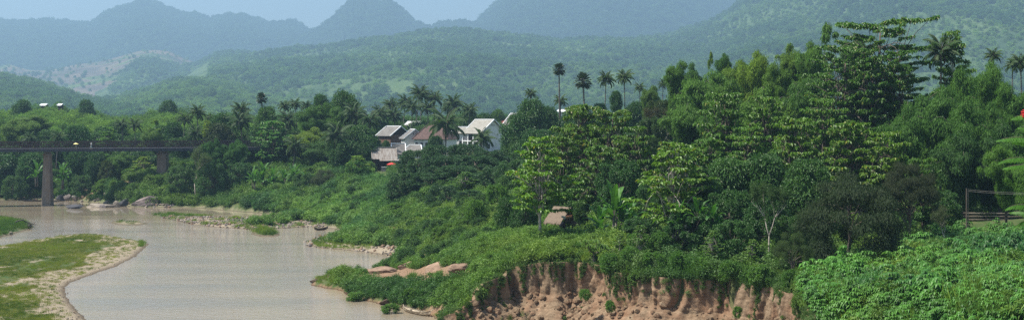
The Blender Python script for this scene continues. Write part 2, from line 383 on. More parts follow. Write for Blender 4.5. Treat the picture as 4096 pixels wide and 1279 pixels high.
tx, ty = np.gradient(sm(ex)), np.gradient(sm(ey)); tl = np.hypot(tx, ty); nx, ny = ty/tl, -tx/tl    # towards the river
ww = np.linspace(-.10, 1, NV)
VV = []
scal = ridged(u*.16, u*0, 3, 41)                       # scallops along the lip
for wv in ww:
    if wv < 0:
        off = wv*26-.35+(scal-.6)*2.6; z = ez-.12-(-wv)*1.0
        if wv < -.02: z = np.minimum(z, H(ex+nx*off, ey+ny*off, False)-.15)
    else:
        s1 = np.minimum(wv/.42, 1); s2 = np.clip((wv-.42)/.58, 0, 1)
        off = (scal-.6)*2.6*(1-wv*.5)-.35+.45*s1+s2*(5.2+fbm(u*.12, u*0, 2, 9)*4)
        drop = .42+.22*fbm(u*.22, u*0+3, 3, 5)
        z = ez-(ez+.6)*(s1*drop+s2*(1-drop))
        hgt = u*0+wv*6
        rill = ridged(u*.55+fbm(u*.2, hgt*.15, 2, 2)*3, hgt*.10, 4, 44)-.55
        off = off-rill*1.7*(.35+.65*math.sin(math.pi*min(1, wv*1.1)))
        off = off+fbm(u*1.4, hgt*1.1, 4, 61)*.65*min(1, wv*5)
        clod = np.clip(.42-worley(u*1.6, hgt*1.6, 71), 0, 1)*s2
        off = off+clod*.8; z = z+clod*.5
    VV.append(np.stack([ex+nx*off, ey+ny*off, z], 1))
o = link('eroded_cliff', gridmesh('eroded_cliff', np.concatenate(VV), NV, NU, M['cliff'], smooth=True)); tag(o, kind='structure')
CLIFF = np.array(VV)

# ------------------------------------------------------------------ geometry-node scatter for stuff nobody could count
def scatter(name, pts, protos, scl, rotz=None, tint=None, tilt=.12, kind='stuff', sclz=None):
    n = len(pts)
    if rotz is None: rotz = rng.random(n)*6.283
    rot = np.stack([rng.normal(0, tilt, n), rng.normal(0, tilt, n), rotz], 1)
    sv = np.stack([scl, scl, scl*(1 if sclz is None else sclz)], 1)
    if tint is None: tint = np.ones((n, 3))
    me = bpy.data.meshes.new(name); me.vertices.add(n); me.vertices.foreach_set('co', np.asarray(pts, np.float32).ravel())
    for k, a in (('rot', rot), ('scl', sv), ('tint', tint)):
        at = me.attributes.new(k, 'FLOAT_VECTOR', 'POINT'); at.data.foreach_set('vector', np.asarray(a, np.float32).ravel())
    at = me.attributes.new('var', 'INT', 'POINT'); at.data.foreach_set('value', rng.integers(0, len(protos), n).astype(np.int32))
    o = link(name, me); tag(o, kind=kind)
    g = bpy.data.node_groups.new(name, 'GeometryNodeTree')
    g.interface.new_socket('Geometry', in_out='INPUT', socket_type='NodeSocketGeometry')
    g.interface.new_socket('Geometry', in_out='OUTPUT', socket_type='NodeSocketGeometry')
    gi = g.nodes.new('NodeGroupInput'); go = g.nodes.new('NodeGroupOutput'); ip = g.nodes.new('GeometryNodeInstanceOnPoints')
    jn = g.nodes.new('GeometryNodeJoinGeometry')
    for p in protos:
        oi = g.nodes.new('GeometryNodeObjectInfo'); oi.inputs[0].default_value = p
        gt = g.nodes.new('GeometryNodeGeometryToInstance'); g.links.new(oi.outputs['Geometry'], gt.inputs[0]); g.links.new(gt.outputs[0], jn.inputs[0])
    def attr(nm, ty):
        a = g.nodes.new('GeometryNodeInputNamedAttribute'); a.data_type = ty; a.inputs[0].default_value = nm; return a.outputs[0]
    e2r = g.nodes.new('FunctionNodeEulerToRotation'); g.links.new(attr('rot', 'FLOAT_VECTOR'), e2r.inputs[0])
    g.links.new(gi.outputs[0], ip.inputs['Points']); g.links.new(jn.outputs[0], ip.inputs['Instance'])
    ip.inputs['Pick Instance'].default_value = True; g.links.new(attr('var', 'INT'), ip.inputs['Instance Index'])
    g.links.new(e2r.outputs[0], ip.inputs['Rotation']); g.links.new(attr('scl', 'FLOAT_VECTOR'), ip.inputs['Scale'])
    g.links.new(ip.outputs[0], go.inputs[0])
    md = o.modifiers.new('scatter', 'NODES'); md.node_group = g
    return o
def proto(name, me):             # a source mesh for scattering; not part of the scene itself
    return bpy.data.objects.new(name, me)

# ------------------------------------------------------------------ leaves
def unit(v): return v/np.maximum(np.linalg.norm(v, axis=1, keepdims=True), 1e-9)
def leaves(P, D, Nn, ln, wd, droop=.25, fold=.15):
    """one four-cornered leaf per row: base P, direction D, facing Nn"""
    P = np.asarray(P); n = len(P); D = unit(D); S = unit(np.cross(D, Nn)); U = np.cross(S, D)
    ln = np.broadcast_to(ln, n)[:, None]; wd = np.broadcast_to(wd, n)[:, None]
    mid = P+D*ln*.45
    tip = P+D*ln-np.array([0, 0, 1])*ln*droop
    V = np.stack([P, mid+S*wd*.5+U*wd*fold, tip, mid-S*wd*.5+U*wd*fold], 1).reshape(-1, 3)
    return V, np.arange(4*n).reshape(n, 4)
def rdir(n, up=0.0):
    v = rng.normal(size=(n, 3)); v[:, 2] += up; return unit(v)
def lobes_leaves(lobes, n, ln, wd, droop=.3, inner=.45, upb=.35, mode='out', gap=.0):
    """leaves spread through the outer part of ellipsoid clumps"""
    lb = np.array([(*c, *r) for c, r in lobes]); wt = (lb[:, 3]*lb[:, 5]+lb[:, 3]*lb[:, 4]); wt = wt/wt.sum()
    k = rng.choice(len(lb), n, p=wt); d = rdir(n, upb)
    rr = 1-inner*rng.random(n)**1.6
    rr *= 1+.22*np.sin(d[:, 0]*7+k)*np.cos(d[:, 1]*6+k*2)*np.sin(d[:, 2]*5+k)*2
    P = lb[k, :3]+d*lb[k, 3:]*rr[:, None]
    if gap:
        q = vn(P[:, 0]*1.1+P[:, 2]*.7, P[:, 1]*1.1+P[:, 2]*.9, 5); P = P[q > gap]; d = d[q > gap]
    n = len(P)
    if mode == 'out': D = unit(d+rng.normal(0, .6, (n, 3))+[0, 0, -.1]); Nn = unit(d*.7+rng.normal(0, .5, (n, 3))+[0, 0, .5])
    elif mode == 'droop': D = unit(d*[.8, .8, 0]+rng.normal(0, .35, (n, 3))+[0, 0, -.75]); Nn = unit(d+rng.normal(0, .4, (n, 3))+[0, 0, .3])
    elif mode == 'flat': D = unit(d*[1, 1, 0]+rng.normal(0, .5, (n, 3))*[1, 1, .3]+[0, 0, -.25]); Nn = unit(rng.normal(0, .35, (n, 3))+[0, 0, 1])
    s = rng.uniform(.7, 1.25, n)
    return leaves(P, D, Nn, ln*s, wd*s, droop)
def join(*parts):
    V = []; Fq = []; n = 0
    for v, f in parts: V.append(v); Fq.append(f+n); n += len(v)
    return np.concatenate(V), np.concatenate(Fq)
# ------------------------------------------------------------------ hills
def hillmat(name, c1, c2, c3, sc, bd, f3=.62):
    m, t, b, N, L = newmat(name)
    n1 = noise(t, sc*6, 6, .7); n2 = noise(t, sc, 4, .6); n3 = noise(t, sc*.45, 5, .65)
    c = mixc(t, ramp(t, n1, .3, .7), c1, c2); c = mixc(t, ramp(t, n3, f3, f3+.06), c, c3)
    c = mixc(t, ramp(t, n2, .42, .6), c, mixc(t, 1., c, (.55, .62, .7), 'MULTIPLY'))
    L(c, b.inputs['Base Color']); b.inputs['Roughness'].default_value = 1; b.inputs['Specular IOR Level'].default_value = .05
    bump(t, b, noise(t, sc*14, 5, .7), 1.0, bd); return m
M['mount'] = hillmat('mount', (.03, .055, .02), (.055, .08, .03), (.10, .12, .05), .004, 8, .7)
M['hill'] = hillmat('hill', (.055, .095, .03), (.09, .13, .045), (.15, .125, .085), .006, 3, .68)
M['hill_brown'] = hillmat('hill_brown', (.17, .125, .095), (.14, .12, .075), (.09, .13, .04), .008, 3, .52)
HILLF = {}
def hill(name, crest, Yc, Yf, zf, Yb, p, amp, nsc, seed, mat, canopy=0., step=9, nr=130, fold=2.):
    cr = np.array(crest, float); c0, c1 = cr[0, 0], cr[-1, 0]; f_ = 1.6 if Yc > 4000 else HS; Yc *= f_; Yf *= f_; Yb *= f_; nsc *= f_; canopy *= f_**.5
    def height(X, Y):
        px = 2048+X/Y*F
        pyc = np.interp(px, cr[:, 0], cr[:, 1]); zc = EYE+(480-pyc)/F*Yc
        t = (Y-Yf)/(Yc-Yf); tb = np.clip((Y-Yc)/(Yb-Yc), 0, 1)
        s = np.clip(t, 0, 1)**p*(1-sstep(0, 1, tb)*.8)
        wx = X/nsc+fbm(X/nsc*.7, Y/nsc*.7, 3, seed+9)*1.2
        nz = (ridged(wx, Y/nsc/fold, 4, seed)-.62)
        env = np.clip(np.sin(np.clip(t, 0, 1)*math.pi), 0, 1)**.7
        return zf+(zc-zf)*s+nz*env*amp*(zc-zf)
    t = np.concatenate([np.linspace(0, 1, nr), np.linspace(1, 0, nr//4)[::-1][1:]*0+np.linspace(1.02, 1.5, nr//4-1)])
    Ys = np.where(t <= 1, Yf+(Yc-Yf)*t, Yc+(t-1)*2*(Yb-Yc))
    px = np.arange(c0, c1+step, step)
    YY, PX = np.meshgrid(Ys, px, indexing='ij'); XX = (PX-2048)/F*YY
    ZZ = height(XX, YY)
    if canopy:
        cs = canopy*1.9
        ZZ = ZZ+canopy*(1-np.clip(worley(XX/cs, YY/cs, seed+3), 0, 1))+canopy*.7*(1-np.clip(worley(XX/cs/.45, YY/cs/.45, seed+4), 0, 1))
    o = link(name, gridmesh(name, np.stack([XX.ravel(), YY.ravel(), ZZ.ravel()], 1), len(Ys), len(px), mat)); tag(o, kind='structure')
    HILLF[name] = height; return height
FARC = [(-700, 120), (-300, 80), (0, 92), (90, 100), (160, 92), (230, 96), (358, 108), (395, 86), (430, 60), (478, 42), (520, 34), (548, 18), (575, 15), (635, 28), (675, 45), (730, 67), (770, 63), (845, 88), (890, 72), (960, 70),
        (1030, 88), (1080, 108), (1110, 100), (1165, 96), (1200, 105), (1235, 142), (1260, 150), (1400, 170), (1700, 190), (2400, 200)]
KARST = [(1080, 230), (1235, 143), (1265, 132), (1300, 108), (1335, 84), (1375, 48), (1405, 15), (1440, 2), (1475, 10), (1520, 22), (1555, 17), (1590, 38), (1620, 62), (1650, 92), (1690, 112), (1725, 122), (1760, 104), (1850, 98), (1905, 108), (2000, 140), (2100, 190)]
BIGM = [(1760, 170), (1900, 110), (1925, 82), (1960, 55), (1995, 14), (2030, -20), (2150, -110), (2400, -210), (2650, -190), (2800, -110), (2900, -45), (2975, 2), (3100, 60), (3400, 100), (3700, 120)]
RIGHTM = [(2450, 200), (2560, 165), (2690, 146), (2740, 124), (2800, 112), (2860, 84), (2910, 58), (2940, 30), (2975, 5), (3020, -20), (3200, -75), (3500, -140), (3900, -220), (4500, -300), (5200, -300)]
MIDB = [(700, 330), (850, 245), (960, 230), (1100, 212), (1250, 200), (1370, 185), (1480, 165), (1600, 148), (1700, 134), (1850, 128), (1950, 136), (2060, 148), (2150, 158), (2250, 172), (2330, 164), (2500, 160), (2640, 158), (2760, 175), (2900, 240), (3100, 300)]
BROWN = [(-700, 300), (-200, 280), (0, 268), (40, 262), (120, 285), (200, 285), (300, 262), (400, 250), (480, 228), (560, 206), (620, 203), (680, 210), (740, 240), (800, 258), (900, 275), (1100, 320)]
BROWN2 = [(380, 330), (520, 262), (560, 240), (620, 240), (700, 266), (790, 262), (860, 228), (920, 214), (990, 220), (1030, 224), (1110, 212), (1190, 187), (1240, 208), (1300, 250), (1450, 320)]
SPUR = [(380, 420), (540, 384), (640, 350), (760, 322), (850, 322), (960, 345), (1080, 378), (1250, 415), (1450, 440)]
LEFTH = [(-900, 250), (-500, 270), (-200, 290), (0, 311), (80, 325), (150, 340), (230, 362), (300, 388), (400, 415), (520, 440)]
hill('far_mountain', FARC, 5200, 3700, 60, 6500, .75, .16, 420, 11, M['mount'], 9, 6, 190)
hill('karst_mountain', KARST, 4700, 3600, 60, 5300, .8, .14, 320, 12, M['mount'], 9, 6, 170)
hill('big_mountain', BIGM, 5000, 3300, 60, 6200, .85, .10, 500, 13, M['mount'], 9, 7, 190)
hill('brown_hill', BROWN, 2900, 1900, 30, 3400, .8, .22, 200, 15, M['hill_brown'], 2, 8, 130)
hill('wooded_ridge', BROWN2, 2600, 1800, 30, 3000, .8, .2, 170, 16, M['hill'], 4, 8, 110)
hill('mid_hill', MIDB, 2300, 1050, 14, 2900, .95, .25, 210, 17, M['hill'], 3, 8, 170)
hill('right_mountain', RIGHTM, 2500, 1050, 16, 3200, 1.0, .16, 300, 18, M['hill'], 3, 8, 190)
hill('spur_hill', SPUR, 1500, 900, 16, 1900, .85, .16, 120, 19, M['hill'], 2, 10, 90)
hill('left_hill', LEFTH, 1400, 850, 16, 1800, .85, .14, 120, 20, M['hill'], 2, 10, 90)
# a broad plain under all of it, out to the horizon
V = [(-8900, 980, 8), (8900, 980, 8), (8900, 10500, 20), (-8900, 10500, 20)]
tag(link('valley_floor', mesh('valley_floor', V, np.array([[0, 1, 2, 3]]), M['hill'])), kind='structure')

#@@P3S
# ------------------------------------------------------------------ plant prototypes: mesh data only, copied below
def leafmesh(name, parts, mat): V, Fq = join(*parts); return mesh(name, V, Fq, mat)
def branches(trunk_h, tips, r0, wander=.12, n=6, lean=(0, 0)):
    b = MB(); pts = []; rad = []
    for i in range(7):
        f = i/6; pts.append((lean[0]*f*f+random.uniform(-1, 1)*wander*(i > 0), lean[1]*f*f+random.uniform(-1, 1)*wander*(i > 0), -.5+(trunk_h+.5)*f)); rad.append(r0*(1-.65*f))
    b.tube(pts, rad, 8)
    for tp in tips:
        f = random.uniform(.3, .95); k = f*6; i = min(int(k), 5); base = Vector(pts[i]).lerp(Vector(pts[i+1]), k-i); tp = Vector(tp)
        mid = base.lerp(tp, .5)+Vector((0, 0, (tp-base).length*.10)); r = r0*(1-.65*f)*.55
        q = [base, base.lerp(mid, .55)+Vector((random.uniform(-.2, .2), random.uniform(-.2, .2), 0)), mid, mid.lerp(tp, .5)+Vector((random.uniform(-.3, .3), random.uniform(-.3, .3), .1)), tp]
        b.tube(q, [r, r*.8, r*.6, r*.4, r*.18], 5)
    return b
PR = {}                          # kind -> list of dict(crown, trunk, w, h, names, mats)
def reg(kind, w, h, **parts): PR.setdefault(kind, []).append(dict(w=w, h=h, parts=parts))
def bm(b, name, mat): return mesh(name, np.concatenate(b.v), [np.array(f) for f in b.f.values()], mat, True)
def rlobes(n, w, h, zlo, zhi, rmin, rmax, shape='round'):
    L = []
    for i in range(n):
        z = zlo+(zhi-zlo)*(i+.5)/n; f = (z-zlo)/(zhi-zlo)
        env = math.sqrt(max(0, 1-(2*f-.85)**2*.55)) if shape == 'round' else (1-.55*f if shape == 'cone' else math.sin(math.pi*min(1, f*.8+.2))**.6)
        r = random.uniform(rmin, rmax); a = i*2.4+random.uniform(-.5, .5)
        rad = max(0, w/2*env-r)*math.sqrt(random.uniform(.35, 1.0))
        L.append(((rad*math.cos(a), rad*math.sin(a), min(z, h-r*.7)), (r, r, r*.75)))
    return L
# dense broadleaf trees
for k in range(4):
    L = rlobes(26, 9, 9, 1.2, 8.6, .9, 2.0)
    reg('dense', 9, 9, crown=leafmesh('dense_crown', [lobes_leaves(L, 17000, .36, .2, .3, .5)], M['leaf_dense']),
        trunk=bm(branches(6, [l[0] for l in L[::2]], .28), 'dense_trunk', M['bark']))
# greyish shrubby tree with round open clumps
for k in range(3):
    L = rlobes(46, 10, 8, .6, 7.6, .55, 1.15)
    reg('clump', 10, 8, crown=leafmesh('clump_crown', [lobes_leaves(L, 26000, .24, .15, .3, .5, .5)], M['leaf_dense']),
        trunk=bm(branches(5, [l[0] for l in L[::2]], .22), 'clump_trunk', M['bark']))
# big-leaved trees with flat tiers of hanging leaves
def tiered(w, h, ntier, per, z0, dens, ln, wd, topround=.75):
    P = []; D = []; Nn = []; tips = []
    for i in range(ntier):
        f = i/(ntier-1); z = h*(z0+(1-z0)*f); zj = h*(1-z0)/ntier*.6
        rad = w/2*(1-.8*max(0, f-.45)/.55*topround)*random.uniform(.75, 1.05)*(.75+.25*min(1, f*3+.3))
        for j in range(per):
            a = j*6.283/per+i*1.3+random.uniform(-.3, .3); L = rad*random.uniform(.45, 1.12)
            e = np.array([math.cos(a)*L, math.sin(a)*L, min(h, z-.04*L+random.uniform(-1, 1)*zj)]); s = np.array([0, 0, z-L*.28])
            tips.append(tuple(e))
            for q in range(int(7*L/ (w/2))+3):          # side twigs
                g = random.uniform(.25, 1); c = s+(e-s)*g+[0, 0, .35*math.sin(g*3.14)]
                ta = a+random.choice((-1, 1))*random.uniform(.4, 1.3); tl = random.uniform(.5, 1.5)*w/10
                for u_ in np.linspace(.25, 1, max(2, int(dens*tl*1.3))):
                    pt = c+np.array([math.cos(ta), math.sin(ta), .12])*tl*u_
                    for _ in range(4):
                        la = random.uniform(0, 6.283); P.append(pt+np.random.normal(0, .06, 3))
                        D.append((math.cos(la), math.sin(la), random.uniform(-.75, .1))); Nn.append((random.uniform(-.3, .3), random.uniform(-.3, .3), 1))
    n = len(P); s = rng.uniform(.6, 1.2, n)
    return leaves(np.array(P), np.array(D), np.array(Nn), ln*s, wd*s, .35, .18), tips
np.random.seed(3)
for k in range(4):
    lv, tips = tiered(10, 10, 10, 6, .22, 6.5, .37, .22)
    reg('bigleaf', 10, 10, crown=leafmesh('bigleaf_crown', [lv], M['leaf_big']), trunk=bm(branches(9.3, tips, .24, .08), 'bigleaf_trunk', M['bark']))
for k in range(2):
    lv, tips = tiered(16, 21, 13, 7, .22, 5.5, .40, .25, .38)
    reg('great', 16, 21, crown=leafmesh('great_crown', [lv], M['leaf_big']), trunk=bm(branches(19.5, tips, .30, .2), 'great_trunk', M['bark']))
for k in range(2):
    lv, tips = tiered(6.5, 11, 13, 4, .36, 4.2, .36, .22, .9)
    reg('slender', 6.5, 11, crown=leafmesh('slender_crown', [lv], M['leaf_big']), trunk=bm(branches(10.6, tips, .15, .06), 'slender_trunk', M['pale_bark']))
# bamboo: arching culms that carry drooping plumes
def bamboo(w, h, nc, nl, lean=0.):
    b = MB(); Lb = []; big = w > 5
    for i in range(nc):
        a = i*2.4+random.uniform(-.6, .6); R = (w/2-1.2*w/9)*math.sqrt((i+.5)/nc); hh = h*random.uniform(.62, 1.0)*(1-.25*(R/(w/2))**2) if i else h*.97
        dx, dy = math.cos(a), math.sin(a); pts = []; arch = random.uniform(.75, .97)
        for f in np.linspace(0, 1, 9):
            r = .4+R*(f**1.7); z = hh*min(1, math.sin(min(1.57+(f*1.57-1.57*arch)*2*(f > arch), f*1.57/arch)))
            pts.append((dx*r*(.3+.7*f)+lean*f*f, dy*r*(.3+.7*f), z))
        b.tube(pts, [.05, .05, .045, .04, .035, .03, .02, .015, .01], 5)
        hr = random.uniform(.8, 1.5)*w/9
        for f in np.linspace(.3, 1, 5):
            k = f*8; j = min(int(k), 7); c = np.array(pts[j])+(np.array(pts[j+1])-np.array(pts[j]))*(k-j)
            r = hr*(.6+.4*math.sin(math.pi*f)) if big else random.uniform(.5, .9)*w/4*(1.3-.75*f)
            Lb.append(((c[0]+random.uniform(-.3, .3), c[1]+random.uniform(-.3, .3), c[2]-r*.75), (r, r, r*random.uniform(.75, 1.1))))
    return lobes_leaves(Lb, nl, .26, .075, .35, .65, .45, 'droop', .24), b
for k in range(4):
    lv, b = bamboo(9, 12, 14, 66000, random.uniform(-1.5, 1.5))
    reg('bamboo', 9, 12, foliage=leafmesh('bamboo_foliage', [lv], M['leaf_bamboo']), culms=bm(b, 'bamboo_culms', M['palm_bark']))
for k in range(2):
    lv, b = bamboo(3.2, 11, 4, 11000, random.uniform(-1, 1))
    reg('plume', 4, 11, foliage=leafmesh('plume_foliage', [lv], M['leaf_bamboo']), culms=bm(b, 'plume_culms', M['palm_bark']))
# fine-leaved spreading tree with hanging twigs
for k in range(2):
    L = []
    for i in range(34):
        a = random.uniform(0, 6.283); R = 5*math.sqrt(random.random()); z = 6.6-3.6*(R/5)**2+random.uniform(-1.2, .6)
        L.append(((R*math.cos(a)*.9, R*math.sin(a)*.9, z), (1.15, 1.15, .65)))
    for i in range(26):
        a = random.uniform(0, 6.283); R = random.uniform(3, 4.6); L.append(((R*math.cos(a), R*math.sin(a), random.uniform(.8, 3.4)), (.9, .9, .8)))
    reg('fine', 10, 7.6, crown=leafmesh('fine_crown', [lobes_leaves(L, 42000, .17, .075, .35, .7, .3, 'droop')], M['leaf_fine']),
        trunk=bm(branches(4.5, [l[0] for l in L[:34:2]], .26, .2), 'fine_trunk', M['bark']))
# low bushes
for k in range(4):
    L = rlobes(20, 3.4, 2.4, .2, 2.2, .22, .62)
    reg('bush', 3.4, 2.4, foliage=leafmesh('bush_foliage', [lobes_leaves(L, 4200, .22, .11, .3, .8, .5, gap=.35)], M['leaf_weed']),
        stem=bm(branches(1.4, [l[0] for l in L[::3]], .05, .05), 'bush_stem', M['bark']))
# palms
def frond(base, az, el, L, sag, wl, n=26, dead=False):
    P = []; D = []; Nn = []; W = []; pts = []
    dh = np.array([math.cos(az), math.sin(az), 0]); sd_ = np.array([-math.sin(az), math.cos(az), 0])
    p = np.array(base, float); e = el
    for i in range(n+1):
        f = i/n; pts.append(p.copy()); p = p+(dh*math.cos(e)+np.array([0, 0, math.sin(e)]))*L/n; e -= sag/n*(.4+1.6*f)
        if f > .12:
            for s in (-1, 1):
                ln = wl*math.sin(math.pi*(.12+.86*f)**.8)*random.uniform(.85, 1.1)+.1
                P.append(p); D.append(sd_*s+dh*.45+np.array([0, 0, -.75-random.uniform(0, .35)])); Nn.append(dh*.25*0+sd_*s*.6+np.array([0, 0, 1.])); W.append(ln)
    return leaves(np.array(P), np.array(D), np.array(Nn), np.array(W), L*.055, .25, .1), pts
def coconut(nf=22, L=4.2):
    g = []; bt = MB(); dd = []
    for i in range(nf):
        f = i/nf; el = math.radians(82-112*f**.9+random.uniform(-8, 8)); az = i*2.4+random.uniform(-.2, .2)
        lv, pts = frond((0, 0, 0), az, el, L*random.uniform(.85, 1.05), random.uniform(1.0, 1.5), .95)
        g.append(lv); bt.tube(pts[::4], list(np.linspace(.05, .012, len(pts[::4]))), 4)
    for i in range(3):
        az = random.uniform(0, 6.283); lv, pts = frond((0, 0, -.1), az, math.radians(-60), L*.6, .9, .5); dd.append(lv)
    nuts = MB()
    return g, bt, dd
for k in range(3):
    g, bt, dd = coconut(random.randint(19, 24), 4.2)
    tr = MB(); lx_ = random.uniform(-.06, .06)
    tr.tube([(lx_*s*s*(1-s)*40*.1, 0, s) for s in np.linspace(-.04, 1, 9)], list(np.linspace(.2, .12, 9)), 8)
    PR.setdefault('coconut', []).append(dict(crown=leafmesh('coconut_crown', g, M['leaf_palm']), midribs=bm(bt, 'coconut_midribs', M['palm_bark']), dead=leafmesh('coconut_dead', dd, M['leaf_dead']), trunk=bm(tr, 'coconut_trunk', M['palm_bark']), w=8.0))
def fanpalm():
    V = []; Fq = []; b = MB(); n = 0; dead = ([], [])
    for i in range(34):
        f = i/34; th = math.radians(8+140*f**.85); az = i*2.4; d = Vector((math.sin(th)*math.cos(az), math.sin(th)*math.sin(az), math.cos(th)))
        c = d*1.0*random.uniform(.85, 1.1); b.tube([(0, 0, 0), tuple(c)], [.05, .03], 4)
        s = d.cross(Vector((0, 0, 1))).normalized(); uu = s.cross(d)
        N_ = 15
        for j in range(N_):
            a = (j/(N_-1)-.5)*math.radians(230); dr = d*math.cos(a)+s*math.sin(a); dr2 = (dr+uu*.25*abs(math.sin(a))-Vector((0, 0, .12))).normalized()
            pr = Vector(dr2).cross(uu).normalized(); L = random.uniform(.75, 1.0)*(1.05 if abs(a) < 1.2 else .8)
            q = [c, c+dr2*L*.6+pr*.09+uu*.02, c+dr2*L-Vector((0, 0, .1)), c+dr2*L*.6-pr*.09-uu*.02]
            V += [tuple(v) for v in q]; Fq.append((n, n+1, n+2, n+3)); n += 4
    return (np.array(V), np.array(Fq)), b
for k in range(2):
    lv, b = fanpalm(); tr = MB(); tr.tube([(0, 0, s) for s in np.linspace(-.03, 1, 6)], list(np.linspace(.2, .15, 6)), 8)
    PR.setdefault('sugar', []).append(dict(crown=leafmesh('fan_crown', [lv], M['leaf_fan']), midribs=bm(b, 'fan_stalks', M['palm_bark']), trunk=bm(tr, 'fan_trunk', M['palm_bark']), w=4.0))
# banana
def paddle(base, az, el, L, W, sag, tear=True):
    V = []; Fq = []; n = 10; p = np.array(base, float); e = el
    dh = np.array([math.cos(az), math.sin(az), 0]); s = np.array([-math.sin(az), math.cos(az), 0]); stalk = []
    for i in range(5): stalk.append(tuple(p)); p = p+(dh*math.cos(e)+np.array([0, 0, math.sin(e)]))*L*.05
    stalk.append(tuple(p))
    for i in range(n+1):
        f = i/n; ww_ = W/2*math.sin(math.pi*min(1, f*.9+.1))**.5*(1 if f < .95 else .4)
        up = dh*-math.sin(e)+np.array([0, 0, math.cos(e)])
        V += [p-s*ww_+up*ww_*.25*random.uniform(.2, 1.6), p, p+s*ww_+up*ww_*.25*random.uniform(.2, 1.6)]
        p = p+(dh*math.cos(e)+np.array([0, 0, math.sin(e)]))*L*.8/n; e -= sag/n*(.3+1.5*f)
    for i in range(n):
        a = i*3; Fq += [(a, a+1, a+4, a+3), (a+1, a+2, a+5, a+4)]
    return (np.array(V), np.array(Fq)), stalk
for k in range(3):
    g = []; b = MB()
    for sidx in range(random.randint(2, 4)):
        bx, by = (0, 0) if sidx == 0 else (random.uniform(-.9, .9), random.uniform(-.9, .9)); sh = random.uniform(1.3, 2.2)*(1 if sidx == 0 else .7)
        b.tube([(bx, by, -.2), (bx, by, sh*.5), (bx*1.05, by*1.05, sh)], [.14, .12, .08], 7)
        for i in range(8):
            lv, st_ = paddle((bx*1.05, by*1.05, sh-.1), i*2.4+sidx, math.radians(86-i*9), random.uniform(2.0, 2.8)*(1 if sidx == 0 else .75), .55, random.uniform(.5, 1.5)+i*.05)
            g.append(lv); b.tube(st_, .025, 4)
    reg('banana', 4.2, 4.2, leaf_blades=leafmesh('banana_blades', g, M['leaf_banana']), stem=bm(b, 'banana_stem', M['palm_bark']))
# papaya
b = MB(); b.tube([(0, 0, -.2), (.05, 0, 1), (0, 0, 2)], [.07, .06, .05], 7); b.tube([(.2, 0, -.2), (.35, 0, 1), (.4, 0, 1.7)], [.06, .05, .04], 7); g = []
for cx__, cz__ in ((0, 2), (.4, 1.7)):
    for i in range(13):
        a = i*2.4; e = random.uniform(-.1, .8); c = np.array([cx__+math.cos(a)*.7, math.sin(a)*.7, cz__+.35*e]); b.tube([(cx__, 0, cz__-.05), tuple(c)], .012, 4)
        n = 9; aa = np.linspace(0, 6.283, n, endpoint=False)
        g.append(leaves(np.tile(c, (n, 1)), np.stack([np.cos(aa), np.sin(aa), np.full(n, -.35)], 1), np.tile([0, 0, 1.], (n, 1)), .36, .12, .3))
reg('papaya', 2.2, 2.4, crown=leafmesh('papaya_crown', g, M['leaf_big']), trunk=bm(b, 'papaya_trunk', M['palm_bark']))
# pale half-bare tree and brownish twiggy tree
def baretree(h, w, r0, depth=4):
    b = MB(); tips = []
    def rec(p, d, L, r, k):
        q = p+d*L*.5+Vector((random.uniform(-.1, .1), random.uniform(-.1, .1), 0))*L; e = q+(d+Vector((random.uniform(-.3, .3), random.uniform(-.3, .3), .1))).normalized()*L*.5
        b.tube([p, q, e], [r, r*.82, r*.62], 5); tips.append(tuple(e)); tips.append(tuple(q))
        if k:
            for j in range(random.choice((2, 3))):
                a = random.uniform(0, 6.283); s_ = random.uniform(.45, 1.0)
                rec(e, (d+Vector((math.cos(a)*s_*w, math.sin(a)*s_*w, random.uniform(-.1, .3)))).normalized(), L*random.uniform(.6, .82), r*.6, k-1)
    rec(Vector((0, 0, -.3)), Vector((.1, 0, 1)).normalized(), h*.36, r0, depth); return b, tips
for k in range(2):
    b, tips = baretree(7, 1.0, .13, 4)
    L = [(t_, (.45, .45, .35)) for t_ in tips[6:] if t_[2] > 1.5]
    reg('twiggy', 7, 7.5, crown=leafmesh('twiggy_crown', [lobes_leaves(L, 7000, .16, .08, .3, .9)], M['leaf_fine']), trunk=bm(b, 'twiggy_trunk', M['pale_bark']))

